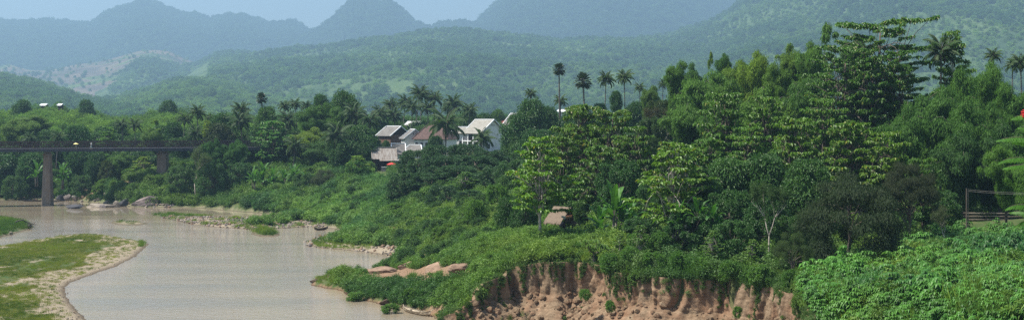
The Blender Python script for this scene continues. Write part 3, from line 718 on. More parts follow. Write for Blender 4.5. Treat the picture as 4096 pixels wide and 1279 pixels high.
# ------------------------------------------------------------------ placing single plants from where they show in the photograph
PLACED = []
def plant(kind, px, pytop, wpx, Y, label, cat=None, name=None, group=None, var=None, col=None, base=None, rz=None, dw=1.0):
    cat = cat or {'coconut': 'palm tree', 'sugar': 'palm tree', 'bamboo': 'bamboo', 'plume': 'bamboo', 'banana': 'banana plant', 'bush': 'bush', 'papaya': 'papaya tree'}.get(kind, 'tree')
    name = name or {'dense': 'broadleaf_tree', 'clump': 'bushy_tree', 'bigleaf': 'large_leaved_tree', 'great': 'great_tree', 'slender': 'slender_tree', 'bamboo': 'bamboo_clump', 'plume': 'bamboo_plume', 'fine': 'spreading_tree', 'bush': 'bush',
                    'coconut': 'coconut_palm', 'sugar': 'sugar_palm', 'banana': 'banana_plant', 'papaya': 'papaya_tree', 'twiggy': 'twiggy_tree'}[kind]
    x = X_(px, Y); zt = Z_(pytop, Y); gz_ = Hs(x, Y) if base is None else base
    if kind == 'banana': gz_ = max(gz_, zt-wpx/F*Y*1.25)
    gz_ = max(gz_, 0.0); h = max(zt-gz_, 1.0); wd = wpx/F*Y
    pr = PR[kind]; v = pr[(len(PLACED) if var is None else var) % len(pr)]; PLACED.append((x, Y, wd))
    r = empty(name, (x, Y, gz_), 0, label, cat, group)
    rz = random.uniform(0, 6.283) if rz is None else rz
    def put(nm, me, sc, loc=(0, 0, 0)):
        o = link(nm, me, r, loc); o.scale = sc; o.rotation_euler = (0, 0, rz)
        if col and nm not in ('trunk', 'stem', 'culms', 'midribs'): o.color = (*col, 1)
        return o
    if kind in ('coconut', 'sugar'):
        q_ = .07 if kind == 'coconut' and px < 2100 else .02; r.rotation_euler = (random.gauss(0, q_*.5), random.gauss(0, q_), 0)
        s = wd/v['w']; th = h-s*(2.6 if kind == 'coconut' else 1.7)
        put('trunk', v['trunk'], (s**.5, s**.5, th)); cr_ = put('crown', v['crown'], (s, s, s), (0, 0, th)); put('leaf_stalks', v['midribs'], (s, s, s), (0, 0, th))
        if 'dead' in v: put('dead_fronds', v['dead'], (s, s, s), (0, 0, th))
    else:
        s = wd/v['w']; sz = h/v['h']
        if kind in ('bamboo', 'plume'): s *= 1.3
        cz = min(sz, 1.45*s) if kind != 'plume' else sz
        for nm, me in v['parts'].items():
            if nm in ('trunk', 'culms', 'stem'): put(nm, me, (s, s*dw, sz if nm != 'trunk' else sz))
            else: put(nm, me, (s, s*dw, cz), (0, 0, v['h']*(sz-cz)))
    return r
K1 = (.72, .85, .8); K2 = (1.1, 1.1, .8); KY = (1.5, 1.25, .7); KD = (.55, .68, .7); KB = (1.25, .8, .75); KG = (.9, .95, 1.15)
T = plant
# --- trees on the far bank behind the bridge
FB = 'trees on the far bank'
T('bamboo', 60, 470, 150, 395, 'pale green feathery bamboo above the bridge rail at the far left edge', group=FB, col=(1, 1, .9))
T('bamboo', 150, 455, 170, 420, 'light bamboo mound above the bridge rail and pier with the brown face', group=FB)
T('coconut', 125, 528, 80, 372, 'coconut palm just over the bridge rail near the tall first pier', group=FB)
T('coconut', 222, 522, 80, 372, 'coconut palm over the bridge rail right of the first pier', group=FB)
T('dense', 310, 505, 140, 378, 'dark green dome tree rising over the middle of the bridge rail', group=FB, col=K1)
T('bigleaf', 430, 512, 110, 376, 'large-leaved tree over the bridge rail, right of the dark dome tree', group=FB, col=(1, 1.2, 1.3))
T('coconut', 498, 474, 74, 380, 'coconut palm above the bridge, left one of the touching pair', group=FB)
T('coconut', 543, 472, 80, 376, 'coconut palm above the bridge, right one of the touching pair', group=FB)
T('bamboo', 600, 505, 110, 372, 'green bamboo clump behind the rail above the second pier', group=FB)
T('plume', 640, 470, 60, 374, 'leaning bamboo plume standing up behind the bridge rail', group=FB, col=K2)
T('dense', 695, 490, 110, 382, 'round green tree behind the rail, right of the leaning bamboo plume', group=FB, col=K1)
T('dense', 20, 620, 180, 360, 'dark tree under the bridge deck at the left edge', group=FB, col=K1)
T('dense', 120, 615, 140, 358, 'leafy dark tree under the deck just left of the first pier', group=FB, col=K1)
T('banana', 150, 628, 90, 352, 'banana plant under the deck beside the first pier', group='bananas under the bridge')
T('banana', 250, 640, 90, 352, 'banana plant under the deck right of the first pier', group='bananas under the bridge')
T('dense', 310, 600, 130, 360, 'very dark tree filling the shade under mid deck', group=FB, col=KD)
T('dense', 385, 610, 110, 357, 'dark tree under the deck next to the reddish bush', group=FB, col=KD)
T('clump', 430, 640, 80, 352, 'small brownish tree under the bridge deck', group=FB, col=KB)
T('bamboo', 490, 600, 110, 353, 'bamboo clump reaching the underside of the deck', group=FB, col=K1)
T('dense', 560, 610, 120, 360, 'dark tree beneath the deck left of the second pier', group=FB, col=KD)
T('slender', 575, 628, 110, 348, 'yellow-green low tree left of the second pier', group=FB, col=KY, base=5)
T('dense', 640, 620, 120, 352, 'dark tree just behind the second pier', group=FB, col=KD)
T('clump', 620, 690, 150, 340, 'bright round shrubbery at the foot of the second pier', group=FB, cat='shrub', name='large_shrub', col=K2)
T('clump', 330, 700, 110, 350, 'green shrub above the rocks under the bridge', group=FB, cat='shrub', name='large_shrub')
T('clump', 60, 700, 120, 352, 'green shrub on the bank at the left edge', group=FB, cat='shrub', name='large_shrub')
T('dense', 90, 400, 90, 520, 'dark round tree on the low wooded hill at the left', group='trees on the low wooded hill', col=K1)
T('dense', 345, 400, 80, 530, 'dark tree at the right end of the low wooded hill', group='trees on the low wooded hill', col=K1)
T('dense', 675, 403, 90, 560, 'rounded pale tree on the wooded rise behind the palms', group='trees on the low wooded hill', col=KG)
# --- middle bank, palms and crowns from the bridge end to the houses
MB_ = 'trees on the middle bank'; CP_ = 'coconut palms along the far skyline'
T('coconut', 725, 450, 80, 372, 'coconut palm in the row behind the end of the bridge, lowest left', group=CP_)
T('coconut', 795, 418, 92, 370, 'tall coconut palm with double head behind the bridge end', group=CP_)
T('coconut', 778, 500, 100, 362, 'low drooping coconut palm touching the bridge rail', group=CP_)
T('coconut', 836, 452, 66, 385, 'slim coconut palm between the two tall ones', group=CP_)
T('coconut', 938, 405, 96, 372, 'tall coconut palm left of the lone fan palm', group=CP_)
T('coconut', 975, 440, 130, 358, 'wide grey-fronded coconut palm left of the fan palm', group=CP_)
T('sugar', 1056, 369, 58, 372, 'lone sugar palm with a globe of fan leaves above the middle bank', group='sugar palms')
T('coconut', 1125, 440, 120, 362, 'pale drooping coconut palm right of the lone fan palm', group=CP_)
T('coconut', 1150, 402, 66, 385, 'coconut palm head on the skyline right of the fan palm', group=CP_)
T('coconut', 1196, 393, 70, 388, 'coconut palm head, middle one of three on the skyline', group=CP_)
T('coconut', 1226, 402, 66, 392, 'coconut palm head touching the tall dark grove', group=CP_)
T('dense', 885, 455, 140, 375, 'dark rounded tree between the tall coconut palms', group=MB_, col=K1)
T('dense', 880, 495, 130, 360, 'purple-brown tree between the palms over the bridge end', group=MB_, col=(.9, .62, .8))
T('slender', 828, 488, 60, 360, 'small yellow tree among the palms at the bridge end', group=MB_, col=KY)
T('dense', 1065, 428, 120, 370, 'yellowish round tree beneath the lone fan palm', group=MB_, col=K2)
T('bigleaf', 1090, 488, 190, 345, 'large-leaved tree with pale grey-green leaves above the bananas', group=MB_, col=(.8, 1.1, 1.4))
T('bamboo', 862, 545, 90, 330, 'dark bamboo mound over the bridge end, left of its pair', group=MB_, col=(.6, .85, .8), var=0)
T('bamboo', 938, 553, 95, 330, 'dark bamboo mound over the bridge end, right of its pair', group=MB_, col=(.6, .85, .8), var=1)
T('bamboo', 905, 570, 120, 332, 'dark bamboo behind the two mounds at the bridge end', group=MB_, col=(.6, .8, .8))
T('twiggy', 780, 560, 150, 325, 'sparse greyish twiggy tree standing before the bridge end', group=MB_, col=(1.3, 1.4, 1.1))
T('clump', 850, 650, 160, 325, 'dark shrubby tree below the twin bamboo mounds', group=MB_, col=K1)
T('clump', 960, 650, 150, 326, 'dark leafy shrub right of the twiggy tree', group=MB_, col=K1)
T('clump', 720, 660, 150, 330, 'leafy shrub mass right of the second pier', group=MB_)
T('dense', 1040, 570, 150, 350, 'dark tree behind the banana patch', group=MB_, col=KD)
T('dense', 1180, 560, 170, 348, 'dark tree right of the banana patch', group=MB_, col=KD)
T('bamboo', 1240, 420, 120, 352, 'leaning dark bamboo at the left of the tall grove', group=MB_, col=(.7, .85, .75))
T('dense', 1283, 378, 80, 372, 'small crown poking up at the left of the tall grove', group=MB_, col=(.9, 1, .8))
T('dense', 1375, 368, 150, 368, 'highest bright crown of the tall grove left of the houses', group=MB_, col=K2)
T('bamboo', 1300, 400, 140, 358, 'bamboo column in the tall grove, second from its left edge', group=MB_, col=(.75, .9, .7))
T('bamboo', 1385, 420, 140, 352, 'bamboo mound in the middle of the tall grove', group=MB_, col=(.75, .9, .7))
T('bamboo', 1255, 500, 150, 340, 'yellowish bamboo in front of the tall grove', group=MB_, col=KY)
T('bamboo', 1300, 560, 170, 335, 'dark ivy-hung bamboo at the foot of the tall grove', group=MB_, col=KD)
T('coconut', 1440, 410, 130, 350, 'large dark coconut palm at the right of the tall grove', group=CP_)
T('coconut', 1475, 440, 120, 344, 'drooping coconut palm right beside the tall grove', group=CP_)
T('coconut', 1345, 490, 150, 330, 'grey-fronded coconut palm halfway down the tall grove', group=CP_)
T('coconut', 1170, 545, 110, 335, 'low coconut palm with dry hanging fronds by the bananas', group=CP_)
T('dense', 1430, 505, 150, 335, 'dense green tree left of the grey-roofed house', group=MB_)
T('dense', 1380, 560, 150, 330, 'bushy tree under the grey-fronded palm', group=MB_)
T('dense', 1470, 540, 110, 332, 'green tree touching the rusty-roofed restaurant', group=MB_, col=K1)
T('slender', 1432, 625, 110, 305, 'bright yellow-green tree on the bank below the restaurant', group=MB_, col=(1.1, 1.1, .8), base=6.5)
T('clump', 1425, 640, 100, 304, 'fresh green bush-tree left of the restaurant terrace', group=MB_, col=(1.3, 1.4, .9))
T('fine', 1300, 664, 110, 308, 'olive dome-shaped shrub on the middle bank', group=MB_, cat='shrub', name='dome_shrub')
T('clump', 1220, 690, 120, 312, 'green shrub left of the olive dome shrub', group=MB_, cat='shrub', name='large_shrub')
for i, (px, py, wp, lb) in enumerate([(1050, 640, 100, 'banana plant with a yellow young leaf on the middle bank'), (1095, 655, 90, 'banana plant in the middle of the bank patch'), (1140, 665, 90, 'short banana plant low in the bank patch'), (1175, 648, 100, 'tall banana plant with an upright leaf, right end of the patch'), (1010, 660, 80, 'banana plant at the left end of the bank patch')]):
    T('banana', px, py, wp, 320-i, lb, group='bananas on the middle bank')
# palms behind the houses
for px, py, wp, Y, lb in [(1565, 388, 90, 430, 'coconut palm left of the cluster behind the houses'), (1606, 378, 90, 425, 'coconut palm second from left behind the houses'), (1650, 338, 100, 420, 'highest coconut palm of the cluster behind the houses'), (1680, 352, 80, 428, 'coconut palm just right of the highest one behind the houses'),
                          (1735, 362, 96, 420, 'dark coconut palm with hanging fronds behind the brown roof'), (1712, 400, 90, 412, 'coconut palm low behind the brown roof'), (1782, 405, 80, 425, 'small coconut palm head left of the ragged one'), (1835, 376, 110, 418, 'ragged coconut palm behind the white houses'), (1872, 410, 90, 415, 'coconut palm with a grey head right of the ragged one'), (1640, 395, 100, 410, 'coconut palm in front of the highest one'),
                          (1530, 420, 100, 405, 'coconut palm beside the grey tile roof'), (1590, 425, 100, 408, 'coconut palm above the grey tile roof')]:
    T('coconut', px, py, wp, Y, lb, group='coconut palms behind the houses')
T('coconut', 1782, 432, 190, 332, 'large coconut palm standing in front of the brown-roofed house', group='coconut palms among the houses', rz=.4)
T('coconut', 1938, 512, 120, 330, 'coconut palm drooping in front of the big white house', group='coconut palms among the houses')
T('coconut', 2032, 478, 60, 335, 'narrow dark coconut palm by the grey tile roof', group='coconut palms among the houses', col=K1)
T('dense', 1990, 440, 80, 440, 'small light green tree behind the red roof', group='trees among the houses', col=K2)
T('dense', 1940, 455, 90, 440, 'low dark tree behind the ridge of the white house', group='trees among the houses', col=K1)
T('dense', 1880, 440, 100, 430, 'brownish tree behind the coconut palms', group='trees among the houses', col=(.9, .85, .7))
T('dense', 1615, 505, 46, 400, 'small bright tree between the two white roofs', group='trees among the houses', col=KY)
T('dense', 1545, 562, 40, 372, 'low leafy tree below the grey-roofed house', group='trees among the houses')
T('dense', 1740, 545, 80, 345, 'dark tree under the large coconut palm', group='trees among the houses', col=KD)
T('dense', 1690, 470, 110, 440, 'dark tree behind the white tiered roof', group='trees among the houses', col=K1)
T('dense', 1500, 480, 120, 430, 'dark tree behind the grey tile roof', group='trees among the houses', col=K1)
T('dense', 1590, 470, 120, 440, 'shaded tree under the palm cluster', group='trees among the houses', col=K1)
T('dense', 1800, 470, 120, 440, 'shaded tree behind the big coconut palm', group='trees among the houses', col=K1)
# central dark bushy trees before the houses
CB = 'dark bushy trees below the houses'
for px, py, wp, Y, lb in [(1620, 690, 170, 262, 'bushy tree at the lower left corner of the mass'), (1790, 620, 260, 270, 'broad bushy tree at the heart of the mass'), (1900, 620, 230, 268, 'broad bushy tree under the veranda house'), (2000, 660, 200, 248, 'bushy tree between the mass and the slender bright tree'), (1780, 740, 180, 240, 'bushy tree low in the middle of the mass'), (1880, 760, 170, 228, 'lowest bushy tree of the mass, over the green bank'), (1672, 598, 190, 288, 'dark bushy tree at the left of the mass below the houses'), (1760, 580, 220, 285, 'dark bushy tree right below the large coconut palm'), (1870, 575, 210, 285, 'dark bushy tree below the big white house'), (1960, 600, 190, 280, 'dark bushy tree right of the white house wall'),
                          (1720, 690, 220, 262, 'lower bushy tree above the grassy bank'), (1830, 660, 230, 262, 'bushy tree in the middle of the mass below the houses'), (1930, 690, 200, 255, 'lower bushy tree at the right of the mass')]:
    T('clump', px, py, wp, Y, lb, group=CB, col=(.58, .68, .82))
T('slender', 1860, 690, 120, 250, 'thin young tree standing before the bushy mass', group=CB, col=K1, base=6.5)
T('dense', 2130, 400, 170, 300, 'tall greyish tree right of the houses', group='trees right of the houses', col=(.85, .9, 1.05))
T('dense', 2190, 430, 140, 305, 'grey-green tree under the tall sugar palm', group='trees right of the houses', col=(.85, .9, 1))
T('dense', 2085, 455, 190, 300, 'grey-green tree before the long grey roof', group='trees right of the houses', col=(.75, .85, 1))
T('dense', 2150, 520, 190, 270, 'shaded tree between houses and bright slender tree', group='trees right of the houses', col=K1)
T('clump', 2060, 640, 190, 240, 'low bushy tree behind the leaning tree', group='trees right of the houses', col=K1)
T('coconut', 2130, 352, 64, 330, 'coconut palm head above the tall greyish tree', group='coconut palms on the right skyline')
T('coconut', 2242, 378, 74, 325, 'coconut palm under the tallest sugar palm', group='coconut palms on the right skyline')
T('dense', 2285, 446, 130, 318, 'rounded tree under the white roof strip below the sugar palms', group='trees right of the houses', col=K1)
T('sugar', 2240, 250, 68, 320, 'tallest slim sugar palm with a round fan head', group='sugar palms')
T('sugar', 2350, 288, 88, 300, 'broad sugar palm with pale trunk right of the tallest one', group='sugar palms')
T('coconut', 2410, 285, 92, 305, 'coconut palm touching the broad sugar palm', group='coconut palms on the right skyline')
T('coconut', 2502, 278, 92, 305, 'thick-headed lone coconut palm on the right skyline', group='coconut palms on the right skyline')
T('coconut', 2560, 330, 60, 330, 'small hazy coconut palm behind the bright bamboo', group='coconut palms on the right skyline')
T('coconut', 2642, 315, 60, 320, 'coconut palm with upright fronds beside the bamboo', group='coconut palms on the right skyline')
for px, py, wp, lb in [(2330, 420, 80, 'low dark tree at the foot of the broad sugar palm'), (2400, 415, 90, 'leafy tree between the sugar palm and the lone coconut'), (2465, 365, 60, 'small pointed tree left of the lone coconut trunk'), (2540, 410, 110, 'leafy tree right of the lone coconut trunk')]:
    T('dense', px, py, wp, 300, lb, group='trees on the right skyline', col=K1)
T('bamboo', 2590, 335, 90, 270, 'small bright bamboo mound left of the brown twiggy trees', group='bamboo on the right hillside')
T('twiggy', 2640, 385, 150, 240, 'brownish twiggy tree beside the bright bamboo mound', group='brown trees', col=(1.1, .75, .8))
T('clump', 2640, 400, 160, 245, 'brown-leaved tree left of the tall bamboo wall', group='brown trees', col=(1.0, .72, .75))
T('clump', 2600, 470, 170, 225, 'dull brownish tree above the large-leaved crowns', group='brown trees', col=(.85, .75, .72))
# bamboo wall
BW = 'bamboo on the right hillside'
for k, px, py, wp, Y, c_, lb in [('bamboo', 2700, 235, 120, 235, (1, 1.1, .9), 'bamboo with a blunt bright head at the left end of the tall wall'), ('bamboo', 2760, 238, 110, 240, (.7, .85, .8), 'dark-topped bamboo second in the tall wall'), ('plume', 2832, 190, 40, 235, (1.1, 1.1, .7), 'single slender bamboo tip rising over the wall'),
        ('bamboo', 2895, 205, 90, 238, (.55, .75, .7), 'dark drooping bamboo head right of the slender tip'), ('bamboo', 2790, 270, 250, 222, (.9, 1.05, .8), 'broad green bamboo filling the left of the wall'), ('bamboo', 2760, 360, 260, 205, (.75, .9, .75), 'shaded bamboo skirt above the brown trees'), ('bamboo', 2900, 300, 180, 215, (.9, 1, .8), 'bamboo mound before the dark drooping head'),
        ('bamboo', 3025, 185, 190, 222, (1.35, 1.25, .7), 'tall yellow-green bamboo in the middle of the wall'), ('bamboo', 2960, 230, 150, 225, (1.2, 1.15, .7), 'yellowish bamboo left of the tallest yellow one'), ('bamboo', 3165, 160, 130, 222, (1.1, 1.1, .8), 'bamboo with a rounded plume right of the yellow one'), ('plume', 3275, 70, 120, 220, (.85, 1, .8), 'highest bamboo plume, left of the great spreading tree'),
        ('bamboo', 3240, 150, 160, 218, (.85, 1, .8), 'tall green bamboo under the highest plume'), ('bamboo', 3400, 130, 140, 250, (.9, .95, 1.1), 'hazy bluish bamboo behind the great spreading tree'), ('bamboo', 3050, 330, 260, 205, (1.0, 1.1, .75), 'bamboo skirt in the middle of the wall'), ('bamboo', 3220, 290, 240, 205, (.75, .9, .75), 'shaded bamboo left of the great tree trunk'), ('bamboo', 2870, 400, 220, 196, (.8, .95, .75), 'low bamboo behind the flat-topped crowns'), ('bamboo', 3130, 240, 150, 212, (1, 1.05, .75), 'leafy bamboo between the yellow and highest plumes')]:  # shade and haze of clumps so labelled are put into their leaf tint
    T(k, px, py, wp, Y, lb, group=BW, col=c_)
# the great spreading tree
T('great', 3520, 78, 500, 192, 'great spreading tree with flat tiers, highest crown on the right', var=0, col=(.75, .9, .85), rz=.3, group='great trees')
T('great', 3380, 190, 360, 188, 'left half crown of the great spreading tree group', var=1, col=(.75, .9, .85), rz=2, group='great trees')
T('bigleaf', 3470, 240, 260, 186, 'leafy lower left bough mass of the great tree', group='great trees', col=(.75, .9, .85))
T('bigleaf', 3600, 270, 220, 187, 'leafy lower right bough mass of the great tree', group='great trees', col=(.75, .9, .85))
T('slender', 3810, 140, 190, 196, 'thin tree whose bright bough reaches right of the grey palm', var=1, col=(.9, 1, .9), group='great trees')
T('coconut', 3762, 140, 190, 195, 'grey dry coconut palm caught between the great tree boughs', group='coconut palms on the right edge')
T('coconut', 3965, 193, 90, 215, 'coconut palm head poking above the right bamboo', group='coconut palms on the right edge')
T('coconut', 4045, 235, 80, 222, 'coconut palm partly behind the right bamboo', group='coconut palms on the right edge')
T('coconut', 4100, 215, 110, 215, 'coconut palm cut by the right edge of the picture', group='coconut palms on the right edge')
BR = 'dark bamboo at the right'
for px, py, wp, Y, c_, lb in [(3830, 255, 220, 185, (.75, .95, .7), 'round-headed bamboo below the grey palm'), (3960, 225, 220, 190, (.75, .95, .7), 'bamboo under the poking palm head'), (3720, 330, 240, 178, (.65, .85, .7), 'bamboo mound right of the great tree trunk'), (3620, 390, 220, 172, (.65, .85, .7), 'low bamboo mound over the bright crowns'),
        (3840, 385, 240, 170, (.6, .8, .7), 'dark bamboo in the middle of the right mass'), (3960, 390, 200, 172, (.6, .8, .7), 'dark bamboo with a drooping lit top'), (4075, 320, 200, 176, (.7, .9, .7), 'bamboo at the right edge below the palms'), (4000, 480, 260, 166, (.4, .55, .55), 'deep shaded bamboo behind the pole'), (3850, 520, 260, 166, (.4, .55, .55), 'deep shaded bamboo left of the pole'), (4110, 480, 220, 160, (.6, .8, .65), 'bamboo above the lit right clump'),  # light and deep shade on these clumps are put into the leaf tint
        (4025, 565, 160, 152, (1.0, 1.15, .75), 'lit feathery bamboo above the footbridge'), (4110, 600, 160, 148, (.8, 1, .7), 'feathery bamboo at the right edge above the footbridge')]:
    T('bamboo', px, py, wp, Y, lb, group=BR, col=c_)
# flat-topped large-leaved crowns across the middle of the right side
BL = 'large-leaved trees on the right slope'
for px, py, wp, Y, c_, lb in [(2330, 430, 300, 190, (1, 1, .95), 'large-leaved tree under the broad sugar palm'), (2450, 450, 280, 185, (1, 1, .95), 'large-leaved crown left of the brown trees'), (2250, 520, 240, 178, (.95, 1, .9), 'large-leaved crown above the thatched hut'), (2540, 520, 240, 178, (.85, .95, .9), 'large-leaved crown left of the thin pale trunk'), (2400, 590, 250, 172, (.9, 1, .95), 'large-leaved crown above the banana clump'),
        (2900, 385, 300, 180, (.9, 1, 1.05), 'flat large-leaved crown under the bamboo wall'), (3060, 400, 260, 178, (.9, 1, .95), 'flat large-leaved crown below the yellow bamboo'), (3290, 410, 280, 176, (.95, 1.05, .95), 'flat large-leaved crown below the great tree'), (3180, 480, 300, 168, (1, 1.05, .9), 'bright large-leaved crown in the middle of the right slope'), (3400, 500, 330, 164, (1.15, 1.15, .85), 'brightest large-leaved crown right of the middle'),
        (3550, 540, 280, 160, (1.1, 1.1, .85), 'bright large-leaved crown by the dark bamboo'), (3000, 520, 280, 168, (.85, 1, .95), 'large-leaved crown behind the half-bare tree'), (2840, 560, 240, 166, (.85, 1, .95), 'large-leaved crown right of the tall thin trunk'), (3690, 640, 200, 150, (.9, 1, .85), 'large-leaved bough between dark tree and bamboo')]:
    T('bigleaf', px, py, wp, Y, lb, group=BL, col=c_)
T('slender', 2160, 560, 290, 152, 'bright slender tree with bare thin trunk left of the hut', group='slender bright trees', var=0, col=(1.25, 1.3, .85), base=6.3)
T('slender', 2692, 585, 320, 141, 'tall slender tree with long bare trunk above the cliff', group='slender bright trees', var=1, col=(1.0, 1.05, .85), base=5.9)
T('slender', 2745, 600, 260, 150, 'slender tree close behind the one above the cliff', group='slender bright trees', var=0, col=(1, 1.05, .9))
# lower right slope
LR = 'thicket trees on the lower slope'
for k, px, py, wp, Y, c_, lb in [('dense', 2900, 640, 250, 158, (.95, 1, .95), 'leafy tree behind the bare white boughs'), ('dense', 3060, 620, 260, 158, (.95, 1, .9), 'leafy tree above the bare white boughs'), ('dense', 3230, 640, 260, 152, (.9, .95, .85), 'leafy tree left of the dark drooping tree'), ('dense', 2790, 680, 220, 152, (.8, .9, .85), 'leafy tree left of the bare white boughs'),
        ('clump', 2920, 760, 260, 146, (.9, 1, .85), 'bushy tree at the left of the bare white boughs'), ('clump', 3080, 790, 250, 140, (.75, .9, .8), 'shaded bushy tree below the bare white boughs'), ('clump', 2760, 850, 260, 138, (.7, .85, .75), 'dark bushy tree right of the tall bare trunk'), ('clump', 2930, 880, 240, 134, (.7, .85, .75), 'dark bushy tree below the banana patch'), ('clump', 2560, 870, 220, 146, (.7, .85, .75), 'bushy tree between banana clump and bare trunk'),
        ('clump', 3180, 860, 200, 136, (.8, .9, .75), 'green bushy tree left of the dark drooping tree'), ('clump', 2100, 790, 150, 165, (.8, .95, .8), 'small dark tree behind the thin bare trunk'), ('clump', 3640, 840, 260, 150, (.9, 1, .85), 'bushy tree left of the footbridge'), ('clump', 3760, 760, 200, 156, (.8, .95, .8), 'bushy tree left of the pole'), ('clump', 2480, 640, 260, 168, (.75, .9, .85), 'bushy tree behind the banana clump'), ('clump', 2300, 700, 260, 176, (.8, .9, .85), 'bushy tree behind the thatched hut'), ('clump', 2620, 720, 200, 160, (.7, .85, .8), 'bushy tree right of the banana clump'), ('clump', 3480, 690, 200, 168, (.7, .8, .7), 'shaded tree above the dark drooping tree')]:
    T(k, px, py, wp, Y, lb, group=LR, col=c_)
T('fine', 3400, 670, 430, 128, 'large dark tree with drooping fine twigs right of centre', group='dark drooping trees', var=0, col=(.62, .72, .6))
T('fine', 3640, 610, 240, 142, 'dark brownish dome tree behind the drooping one', group='dark drooping trees', var=1, col=(.6, .6, .55))
T('fine', 3170, 905, 150, 122, 'low drooping tree left of the large dark one', group='dark drooping trees', var=1, col=(.8, 1, .7))
T('twiggy', 3070, 665, 210, 134, 'half-bare tree with white boughs on the slope', group='half-bare trees', var=0, col=(1, 1.3, .8))
T('twiggy', 3780, 800, 150, 135, 'small grey half-bare tree left of the footbridge', group='half-bare trees', var=1)
T('dense', 2030, 790, 120, 172, 'small tree on a leaning trunk at the top of the green bank', group='small trees near the hut', col=(.8, .9, .8))
T('dense', 2125, 825, 90, 168, 'small dark tree behind the low fence', group='small trees near the hut', col=K1)
T('banana', 2455, 712, 210, 150, 'large banana plant with one upright bright leaf', group='bananas by the hut', var=0, col=(1.1, 1.1, .9))
T('banana', 2400, 800, 160, 152, 'banana plant right of the thatched hut', group='bananas by the hut', var=1, col=(.8, .9, .8))
T('banana', 2520, 790, 150, 153, 'banana plant right of the upright bright leaf', group='bananas by the hut', var=2, col=(.8, .9, .8))
for px, py, wp, lb in [(2720, 790, 130, 'banana plant right of the tall bare trunk'), (2790, 770, 130, 'banana plant in the middle of the slope patch'), (2850, 800, 130, 'banana plant with a pale hanging leaf on the slope')]:
    T('banana', px, py, wp, 138, lb, group='bananas on the slope', col=(.8, .9, .8))
for px, py, wp, lb in [(1520, 704, 80, 'banana plant below the white terrace cloths'), (1570, 714, 80, 'banana plant below the yellow parasol'), (1475, 714, 70, 'banana plant left of the white terrace cloths'), (1610, 719, 80, 'banana plant right below the restaurant')]:
    T('banana', px, py, wp, 298, lb, group='bananas below the restaurant')
T('dense', 2318, 806, 60, 157, 'small leafy tree growing against the thatched hut roof', group='small trees near the hut')
for px, py, wp, Y, bs, lb in [(2560, 905, 90, 133, 6.0, 'young sapling on the cliff top between papaya and tall bare trunk'), (2850, 925, 100, 130, 6.0, 'young sapling behind the cliff bushes right of the tall bare trunk'), (2480, 935, 80, 134, 6.2, 'short sapling over the notch in the cliff'), (3010, 960, 80, 128, 6.0, 'young sapling left of the bright grass patch')]:
    T('slender', px, py, wp, Y, lb, group='saplings on the cliff top', base=bs, col=(.9, 1, .9))
T('papaya', 2375, 945, 110, 136, 'small papaya tree at the edge of the cliff')
# bushes on the cliff edge and slope
for px, py, wp, Y, lb in [(2440, 1010, 110, 131, 'leafy bush overhanging the notch in the cliff'), (2520, 985, 120, 131, 'bush on the cliff top right of the papaya tree'), (2620, 1010, 130, 129, 'bush at the foot of the tall bare trunk'), (2720, 1010, 130, 128, 'bush right of the tall bare trunk on the cliff'), (2820, 1025, 130, 127, 'bush hanging over the middle of the cliff'),
        (2920, 1040, 120, 124, 'bush left of the bright grass on the cliff top'), (3040, 1060, 120, 121, 'grey-green bush on the cliff corner'), (3170, 1080, 110, 118, 'ivy-hung bush at the right end of the cliff'), (2240, 960, 100, 141, 'leafy bush on the left cliff top'), (2320, 970, 100, 141, 'dark bush behind the papaya tree'), (2180, 985, 90, 142, 'low bush above the shaded cliff face'), (2085, 1010, 90, 142, 'bush where the cliff begins'),
        (2560, 930, 120, 138, 'rounded bush beside the banana clump'), (2640, 925, 110, 137, 'rounded bush right of the banana clump'), (2380, 890, 110, 165, 'bush between hut and banana clump')]:
    T('bush', px, py, wp, Y, lb, group='bushes along the cliff top', col=(.8, .95, .85), base=Z_(py, Y)-wp/F*Y*.72)
for px, py, wp, Y, lb in [(1900, 800, 90, 190, 'bush high on the green bank'), (1790, 830, 90, 205, 'bush on the green bank below the bushy mass'), (1680, 850, 90, 225, 'bush on the green bank left of the dirt scar'), (1990, 740, 120, 200, 'bush at the crest of the green bank'), (1760, 920, 80, 190, 'bush halfway down the green bank'), (1870, 930, 90, 175, 'dark bush in the middle of the green bank'),
        (1580, 810, 90, 255, 'bush low on the far part of the green bank'), (1840, 1010, 80, 155, 'bush above the bare earth bank'), (1960, 1040, 80, 147, 'bush left of where the cliff begins'), (1420, 1190, 90, 156, 'bush at the tip of the grassy spit'), (1560, 1215, 90, 146, 'round green bush at the water on the spit'), (1500, 1160, 90, 162, 'dark bush in the middle of the spit'), (1650, 1180, 80, 150, 'bush on the spit below the bare earth'),
        (2340, 1160, 60, 129, 'bush growing halfway up the left cliff'), (2440, 1215, 50, 123, 'small bush in the cliff gully'), (2950, 1245, 44, 115, 'tuft-like bush low on the cliff')]:
    T('bush', px, py, wp, Y, lb, group='bushes on the green bank', col=(.95, 1.05, .9), base=None if px < 2300 else Z_(py, Y)-wp/F*Y*.62)

